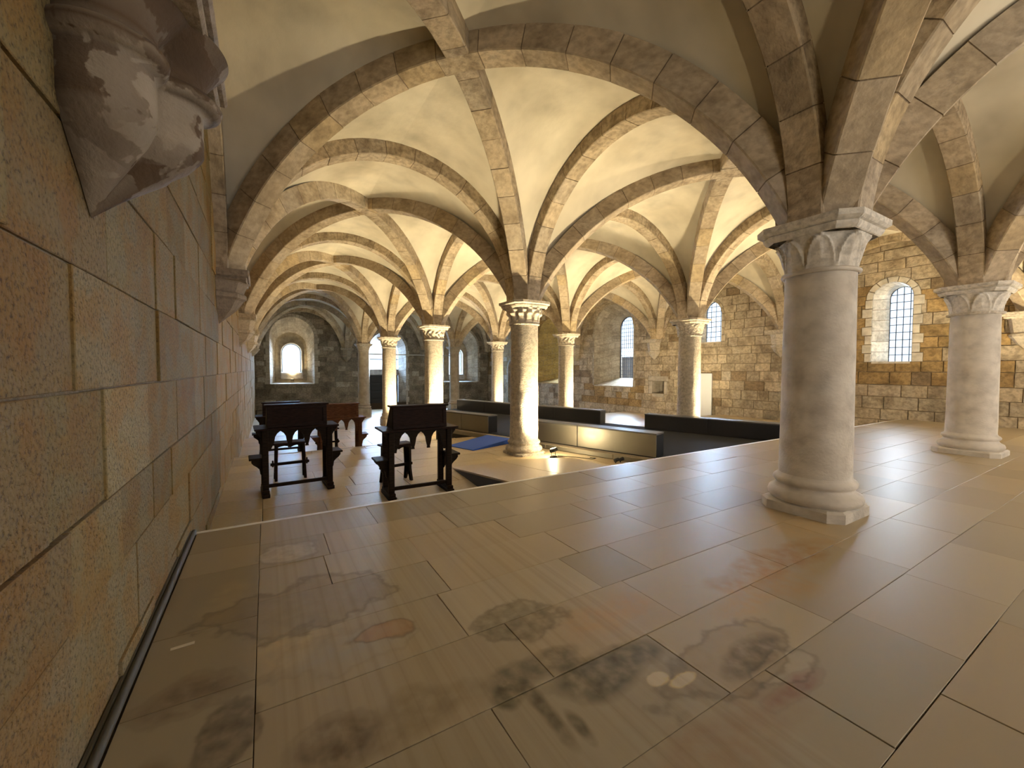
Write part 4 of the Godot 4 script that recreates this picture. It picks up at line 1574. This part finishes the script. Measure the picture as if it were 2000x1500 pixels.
func desk(label: String, at: Vector3, turn: float, tone: Color) -> Node3D:
	var o := thing("writing_desk", at, turn)
	tag(o, label, "desk", "carved wooden writing desks")
	var hw := 0.43
	for s in [-1.0, 1.0]:
		for zz in [0.16, -0.2]:
			var m := MB.new()
			m.col = tone
			bx(m, s * hw - 0.04, 0.09, zz - 0.035, s * hw + 0.04, 0.96, zz + 0.035)
			put("leg", m, M.wood, o)
		var f := MB.new()
		f.col = tone
		bx(f, s * hw - 0.05, 0.0, -0.28, s * hw + 0.05, 0.055, 0.27)
		bx(f, s * hw - 0.045, 0.05, -0.25, s * hw + 0.045, 0.1, 0.235)
		put("foot", f, M.wood, o)
		# side step on a curved bracket
		var st := MB.new()
		st.col = tone
		bx(st, minf(s * (hw + 0.03), s * (hw + 0.2)), 0.535, -0.2, maxf(s * (hw + 0.03), s * (hw + 0.2)), 0.565, 0.14)
		put("side_step", st, M.wood, o)
		for zz in [0.1, -0.16]:
			var br := MB.new()
			br.col = tone
			var p := PackedVector2Array([Vector2(0.035, 0.535), Vector2(0.035, 0.29)])
			for k in 7:
				var t := k / 6.0
				p.append(Vector2(0.045 + 0.12 * pow(t, 1.6) + 0.012 * sin(t * 9.0), 0.3 + 0.2 * t))
			p.append(Vector2(0.17, 0.535))
			plate(br, p, func(u, v, d): return Vector3(s * (hw + u), v, zz + d), -0.018, 0.018, 0.004)
			put("bracket", br, M.wood, o)
		var up := MB.new()
		up.col = tone
		var p2 := PackedVector2Array([Vector2(0.035, 0.965), Vector2(0.035, 0.8)])
		for k in 6:
			var t := k / 5.0
			p2.append(Vector2(0.04 + 0.07 * pow(t, 1.5), 0.81 + 0.12 * t))
		p2.append(Vector2(0.115, 0.965))
		plate(up, p2, func(u, v, d): return Vector3(s * (hw + u), v, 0.14 + d), -0.018, 0.018, 0.004)
		put("ledge_bracket", up, M.wood, o)
	var m := MB.new()
	m.col = tone
	bx(m, -hw, 0.125, 0.13, hw, 0.175, 0.17)
	put("stretcher", m, M.wood, o)
	m = MB.new()
	m.col = tone * 1.1
	bx(m, -0.56, 0.965, -0.31, 0.56, 0.995, 0.24)
	put("ledge_board", m, M.wood, o)
	# pelmet of three pointed arches with hanging drops
	var p := PackedVector2Array([Vector2(-hw + 0.03, 0.965), Vector2(-hw + 0.03, 0.66)])
	p.append(Vector2(-hw + 0.075, 0.66))
	p.append(Vector2(-hw + 0.08, 0.7))
	var aw := (2.0 * hw - 0.16) / 3.0
	for k in 3:
		var x0 := -hw + 0.08 + aw * k
		for e in [[0.12, 0.76], [0.16, 0.8], [0.2, 0.86], [0.32, 0.91], [0.5, 0.945], [0.68, 0.91], [0.8, 0.86], [0.84, 0.8], [0.88, 0.76]]:
			p.append(Vector2(x0 + aw * e[0], e[1]))
		if k < 2:
			p.append(Vector2(x0 + aw * 0.92, 0.725))
			p.append(Vector2(x0 + aw * 0.9, 0.695))
			p.append(Vector2(x0 + aw * 1.1, 0.695))
			p.append(Vector2(x0 + aw * 1.08, 0.725))
	p.append_array([Vector2(hw - 0.08, 0.7), Vector2(hw - 0.075, 0.66), Vector2(hw - 0.03, 0.66), Vector2(hw - 0.03, 0.965)])
	m = MB.new()
	m.col = tone
	plate(m, p, func(u, v, d): return Vector3(u, v, 0.17 + d), -0.03, 0.0, 0.0)
	put("arched_pelmet", m, M.wood, o)
	# the sloping box: upright towards the eye, slanting on the sitter's side
	var w := 0.40
	m = MB.new()
	m.col = tone
	var side := PackedVector2Array([Vector2(-0.26, 0.996), Vector2(0.15, 0.996), Vector2(0.13, 1.305), Vector2(-0.02, 1.305)])
	for s in [-1.0, 1.0]:
		plate(m, side, func(u, v, d): return Vector3(s * (w - 0.025 + d), v, u), 0.0, 0.025, 0.003)
	m.poly([Vector3(-w, 0.996, -0.26), Vector3(w, 0.996, -0.26), Vector3(w, 1.305, -0.02), Vector3(-w, 1.305, -0.02)], Vector3(0, 0.6, -0.8))
	put("slope_box", m, M.wood, o)
	var tilt := func(u: float, v: float, d: float) -> Vector3: return Vector3(u, v, lerpf(0.15, 0.13, (v - 0.996) / 0.309) + d)
	m = MB.new()
	m.col = tone * 0.95
	plate(m, rect(-w, 0.996, w, 1.305), tilt, -0.02, 0.0, 0.003)
	put("back_panel", m, M.wood, o)
	for q in [rect(-w, 0.996, w, 1.045), rect(-w, 1.26, w, 1.305), rect(-w, 1.045, -w + 0.055, 1.26), rect(w - 0.055, 1.045, w, 1.26)]:
		m = MB.new()
		m.col = tone * 1.08
		plate(m, q, tilt, 0.0, 0.014, 0.004)
		put("panel_rail", m, M.wood, o)
	m = MB.new()
	m.col = tone * 1.1
	bx(m, -w - 0.03, 1.305, -0.05, w + 0.03, 1.33, 0.165)
	put("top_board", m, M.wood, o)
	return o


func stool(label: String, at: Vector3, turn: float, tone: Color) -> void:
	var o := thing("stool", at, turn)
	tag(o, label, "stool", "wooden stools at the writing desks")
	var m := MB.new()
	m.col = tone * 1.2
	bx(m, -0.26, 0.6, -0.15, 0.26, 0.63, 0.15)
	put("seat", m, M.wood, o)
	m = MB.new()
	m.col = tone
	var p := PackedVector2Array([Vector2(-0.2, 0.6), Vector2(-0.2, 0.55)])
	for k in 9:
		var t := k / 8.0
		p.append(Vector2(-0.18 + 0.36 * t, 0.555 + 0.02 * absf(sin(t * PI * 2.0)) - 0.012 * exp(-pow((t - 0.5) * 9.0, 2.0))))
	p.append_array([Vector2(0.2, 0.55), Vector2(0.2, 0.6)])
	plate(m, p, func(u, v, d): return Vector3(u, v, 0.1 + d), -0.02, 0.0, 0.0)
	put("apron", m, M.wood, o)
	for s in [-1.0, 1.0]:
		m = MB.new()
		m.col = tone
		var q := PackedVector2Array([Vector2(-0.1, 0.6), Vector2(-0.09, 0.2), Vector2(-0.13, 0.0), Vector2(-0.075, 0.0), Vector2(-0.02, 0.13), Vector2(0.02, 0.13), Vector2(0.075, 0.0), Vector2(0.13, 0.0), Vector2(0.09, 0.2), Vector2(0.1, 0.6)])
		plate(m, q, func(u, v, d): return Vector3(s * (0.2 + (0.6 - v) * 0.03) + d, v, u), -0.02, 0.02, 0.003)
		put("leg", m, M.wood, o)
	m = MB.new()
	m.col = tone
	bx(m, -0.29, 0.24, -0.02, 0.29, 0.285, 0.02)
	put("stretcher", m, M.wood, o)
	for s in [-1.0, 1.0]:
		m = MB.new()
		m.col = tone
		bx(m, s * 0.255 - 0.012, 0.22, -0.012, s * 0.255 + 0.012, 0.33, 0.012)
		put("wedge", m, M.wood, o)


func furniture() -> void:
	var dark := lin(0.030, 0.016, 0.011)
	var brown := lin(0.16, 0.07, 0.035)  # lighter copy of the dark wood; light on this desk put into it
	desk("dark writing desk nearer the left wall, back to the viewer", V(0.275, -1.279, 4.87), 0.05, dark)
	desk("dark writing desk close to the near floor's metal edge, right of the other", V(1.335, -1.279, 4.12), -0.02, dark)
	desk("dark desk mostly hidden behind the left front desk", V(0.22, -1.489, 8.2), 0.03, dark)
	desk("lit red-brown writing desk on the lower step between the two dark ones", V(1.05, -1.489, 7.32), 0.03, brown)
	stool("dark stool behind the left front desk, seat lit by daylight", V(0.23, -1.279, 5.42), 0.05, dark)
	stool("dark stool behind the right front desk", V(1.26, -1.279, 4.66), 0.2, dark)
	stool("dark stool behind the red-brown desk", V(0.93, -1.489, 7.95), 0.05, dark * 1.3)


# ---------------------------------------------------------------- lamps and small things
func flood(called: String, label: String, at: Vector3, aim: Vector3, energy: float, angle := 60.0) -> void:
	var o := thing(called, at)
	tag(o, label, "floodlight", "floodlights at the feet of the columns")
	var d := (aim - at - Vector3(0, 0.16, 0)).normalized()
	var tr := Transform3D(Basis.looking_at(d, Vector3.UP), Vector3(0, 0.165, 0))
	var m := MB.new()
	m.bevel(Vector3(-0.085, -0.06, -0.03), Vector3(0.085, 0.06, 0.045), 0.012, tr)
	put("housing", m, M.black, o)
	m = MB.new()
	m.poly([tr * Vector3(-0.07, -0.045, -0.033), tr * Vector3(0.07, -0.045, -0.033), tr * Vector3(0.07, 0.045, -0.033), tr * Vector3(-0.07, 0.045, -0.033)], tr.basis * Vector3(0, 0, -1))
	put("lamp_glass", m, M.lamp, o)
	m = MB.new()
	m.tube(tr * Vector3(-0.1, 0, 0), Vector3(0, 0.02, 0) + (tr * Vector3(-0.1, 0, 0)) * Vector3(1, 0, 1), 0.006, 6)
	m.tube(tr * Vector3(0.1, 0, 0), Vector3(0, 0.02, 0) + (tr * Vector3(0.1, 0, 0)) * Vector3(1, 0, 1), 0.006, 6)
	m.tube(tr * Vector3(-0.1, 0, 0), tr * Vector3(0.1, 0, 0), 0.006, 6)
	put("bracket", m, M.iron, o)
	m = MB.new()
	m.bevel(Vector3(-0.07, 0.0, -0.05), Vector3(0.07, 0.03, 0.05), 0.008, Transform3D(Basis(Vector3.UP, 0.3), Vector3.ZERO))
	put("foot", m, M.black, o)
	var l := SpotLight3D.new()
	l.name = "light"
	l.light_color = LAMP_COLOR
	l.light_energy = energy
	l.spot_angle = angle
	l.spot_angle_attenuation = 0.9
	l.spot_range = 40.0
	l.spot_attenuation = 2.0
	l.light_size = 0.1
	l.shadow_enabled = true
	o.add_child(l)
	l.transform = Transform3D(Basis.looking_at(d, Vector3.UP), tr * Vector3(0, 0, -0.06))
	var sp := OmniLight3D.new()      # the light that spills sideways from the glass
	sp.name = "spill"
	sp.light_color = LAMP_COLOR
	sp.light_energy = energy * 0.025
	sp.omni_range = 30.0
	sp.omni_attenuation = 2.0
	sp.light_size = 0.02
	sp.shadow_enabled = true
	o.add_child(sp)
	sp.position = tr * Vector3(0, 0.0, -0.16)


const LAMP_COLOR := Color(1.0, 0.915, 0.73)


func small() -> void:
	var up := func(x: float, z: float) -> Vector3: return V(x, 0.5, z)
	flood("floodlight", "black floodlight on a bracket at the foot of the leaf-capital column", V(3.57, -1.279, 4.78), V(3.36, 0.3, 5.15), LE * 1.0)
	flood("floodlight", "floodlight hidden behind the bench at the worn-capital column", V(7.85, -1.279, 4.65), V(7.37, 0.4, 5.25), LE * 1.0)  # column lamps from here on are unseen, placed to light the shafts
	flood("floodlight", "unseen floodlight on the floor, lighting the column behind the right-hand desk", V(3.60, -1.489, 8.45), V(3.36, 0.5, 9.1), LE * 1.4)
	flood("floodlight", "unseen floodlight behind the back bench, lighting the column by the yellow-lit recess", V(7.72, -1.489, 8.45), V(7.35, 0.5, 9.15), LE)
	flood("floodlight", "unseen floodlight lighting the column before the bright doorway", V(3.72, -1.78, 12.4), V(3.40, 0.5, 13.15), LE * 1.2)
	flood("floodlight", "unseen floodlight lighting the slim column far back", V(7.52, -1.78, 12.4), V(7.33, 0.5, 13.18), LE)
	flood("floodlight", "added fill floodlight hidden behind the long right bench, lighting the wall", V(8.7, -1.279, 6.6), V(10.9, 1.4, 8.6), LE * 0.4)  # added fill lamp, brightens the right wall
	flood("floodlight", "unseen floodlight out of view near the right wall, lighting the vault", V(9.6, -1.0, 0.6), V(9.3, 2.4, 2.4), LE * 1.2)  # out of view, placed to light the right-hand vault and column
	flood("floodlight", "added fill floodlight behind the viewer, left one, lighting the near vault", V(1.5, -1.0, -2.0), V(1.6, 2.0, -1.2), LE * 0.22)  # both back uplights are added fill for the near vault
	flood("floodlight", "added fill floodlight behind the viewer, right one, lighting the near vault", V(5.4, -1.0, -2.0), V(5.4, 2.0, -1.2), LE * 0.28)
	# little lamp on the sill of the far window
	flood("window_lamp", "small warm lamp on the sill of the far round-headed window", V(1.06, -0.62, 21.62), V(1.2, 0.8, 21.8), LE * 0.12)
	# cable of the floodlight
	var cb := MB.new()
	var pts := [V(3.68, -1.272, 4.82), V(3.85, -1.275, 4.62), V(3.98, -1.275, 4.4), V(4.06, -1.275, 4.42), V(4.02, -1.275, 4.5)]
	for i in pts.size() - 1:
		cb.tube(pts[i], pts[i + 1], 0.006, 6)
	tag(put("power_cable", cb, M.cable), "thin black power cable curling on the floor beside the floodlight", "cable")
	# small black spotlights in the gap before the front bench
	var sp := thing("spotlight", V(4.09, -1.279, 4.06))
	tag(sp, "pair of small black spotlights lying below the front bench", "spotlight")
	for k in 2:
		var m := MB.new()
		m.tube(Vector3(k * 0.13 - 0.03, 0.05, 0.0), Vector3(k * 0.13 + 0.06, 0.075, 0.02), 0.035, 12)
		m.tube(Vector3(k * 0.13, 0.0, 0.0), Vector3(k * 0.13, 0.05, 0.0), 0.012, 8)
		put("can", m, M.black, sp)
	# tie bar between the two unlit columns
	var tb := MB.new()
	tb.tube(V(3.38 + 0.2, 0.6, 17.25), V(7.33 - 0.2, 0.6, 17.3), 0.022 * S, 10)
	tag(put("tie_bar", tb, M.steel), "pale steel bar spanning between the two unlit far columns", "bar")
	# white board against the right wall
	var wb := thing("information_board", V(11.1, -1.62, 7.55))
	tag(wb, "tall white board against the right wall behind a lit column", "board")
	var m2 := MB.new()
	m2.bevel(Vector3(-0.03, 0.0, -0.45), Vector3(0.03, 2.2, 0.45), 0.006)
	put("panel", m2, M.white, wb)
	# paper strip on the near floor, sheets on the desks
	var ps := MB.new()
	var pa := func(u: float, v: float, d: float) -> Vector3: return V(u, -0.999 + d, v)
	plate(ps, PackedVector2Array([Vector2(-0.305, 1.838), Vector2(-0.237, 1.843), Vector2(-0.238, 1.859), Vector2(-0.306, 1.852)]), pa, 0.0, 0.0015, 0.0)
	tag(put("tape_strip", ps, M.paper), "short pale strip of tape stuck on the floor by the left wall", "tape")
	# roof of a building outside the barred window
	var rf := thing("outbuilding", V(15.0, -2.5, 13.0))
	tag(rf, "dark building outside the barred window of the deep recess", "building")
	var bm := MB.new()
	bm.box(Vector3(-1.2, 0.0, -6.0), Vector3(4.0, 4.5, 5.0))
	put("walls", bm, M.roof, rf)
	bm = MB.new()
	bm.poly([Vector3(-1.5, 4.45, -6.2), Vector3(-1.5, 4.45, 5.2), Vector3(2.0, 5.2, 5.2), Vector3(2.0, 5.2, -6.2)], Vector3.UP)
	bm.poly([Vector3(4.3, 4.45, -6.2), Vector3(4.3, 4.45, 5.2), Vector3(2.0, 5.2, 5.2), Vector3(2.0, 5.2, -6.2)], Vector3.UP)
	put("roof", bm, M.roof, rf)


const LE := 8.6
const BACK := 4.6


func _ready() -> void:
	# ---- camera, sky, exposure
	cam = Camera3D.new()
	cam.name = "camera"
	cam.fov = rad_to_deg(2.0 * atan(750.0 / 803.0))
	cam.near = 0.02
	cam.far = 200.0
	cam.current = true
	cam.transform = Transform3D(Basis(Vector3(0.857765, 0.002638, 0.514035), Vector3(0.016124, 0.999357, -0.032034), Vector3(-0.513789, 0.035766, 0.857171)).orthonormalized(), V(0, 0, 0))
	add_child(cam)
	var env := Environment.new()
	env.background_mode = Environment.BG_COLOR
	env.background_color = Color(0.84, 0.92, 1.0)
	env.background_energy_multiplier = 0.4
	env.tonemap_mode = Environment.TONE_MAPPER_LINEAR
	env.tonemap_exposure = 4.6
	env.sdfgi_enabled = true
	env.ssao_enabled = true
	env.ssil_enabled = true
	var we := WorldEnvironment.new()
	we.name = "environment"
	we.environment = env
	add_child(we)
	# broad daylight of a bright overcast sky, from beyond the right-hand and the far windows
	var day := DirectionalLight3D.new()
	day.name = "daylight"
	day.light_color = Color(0.86, 0.93, 1.0)
	day.light_energy = 7.0
	day.light_angular_distance = 100.0
	day.shadow_enabled = true
	add_child(day)
	var day2 := day.duplicate()
	day2.name = "daylight_far"
	day2.light_energy = 10.0
	day2.light_color = Color(0.62, 0.8, 1.0)
	add_child(day2)
	day2.transform = Transform3D(Basis.looking_at(Vector3(-0.12, -0.3, 1.0).normalized(), Vector3.UP), V(5, 8, 40))
	day.transform = Transform3D(Basis.looking_at(Vector3(-0.8, -0.35, 0.5).normalized(), Vector3.UP), V(20, 8, 26))
	rng.seed = 7
	materials()
	floors()
	walls()
	vaults()
	columns()
	corbels()
	stage()
	furniture()
	small()
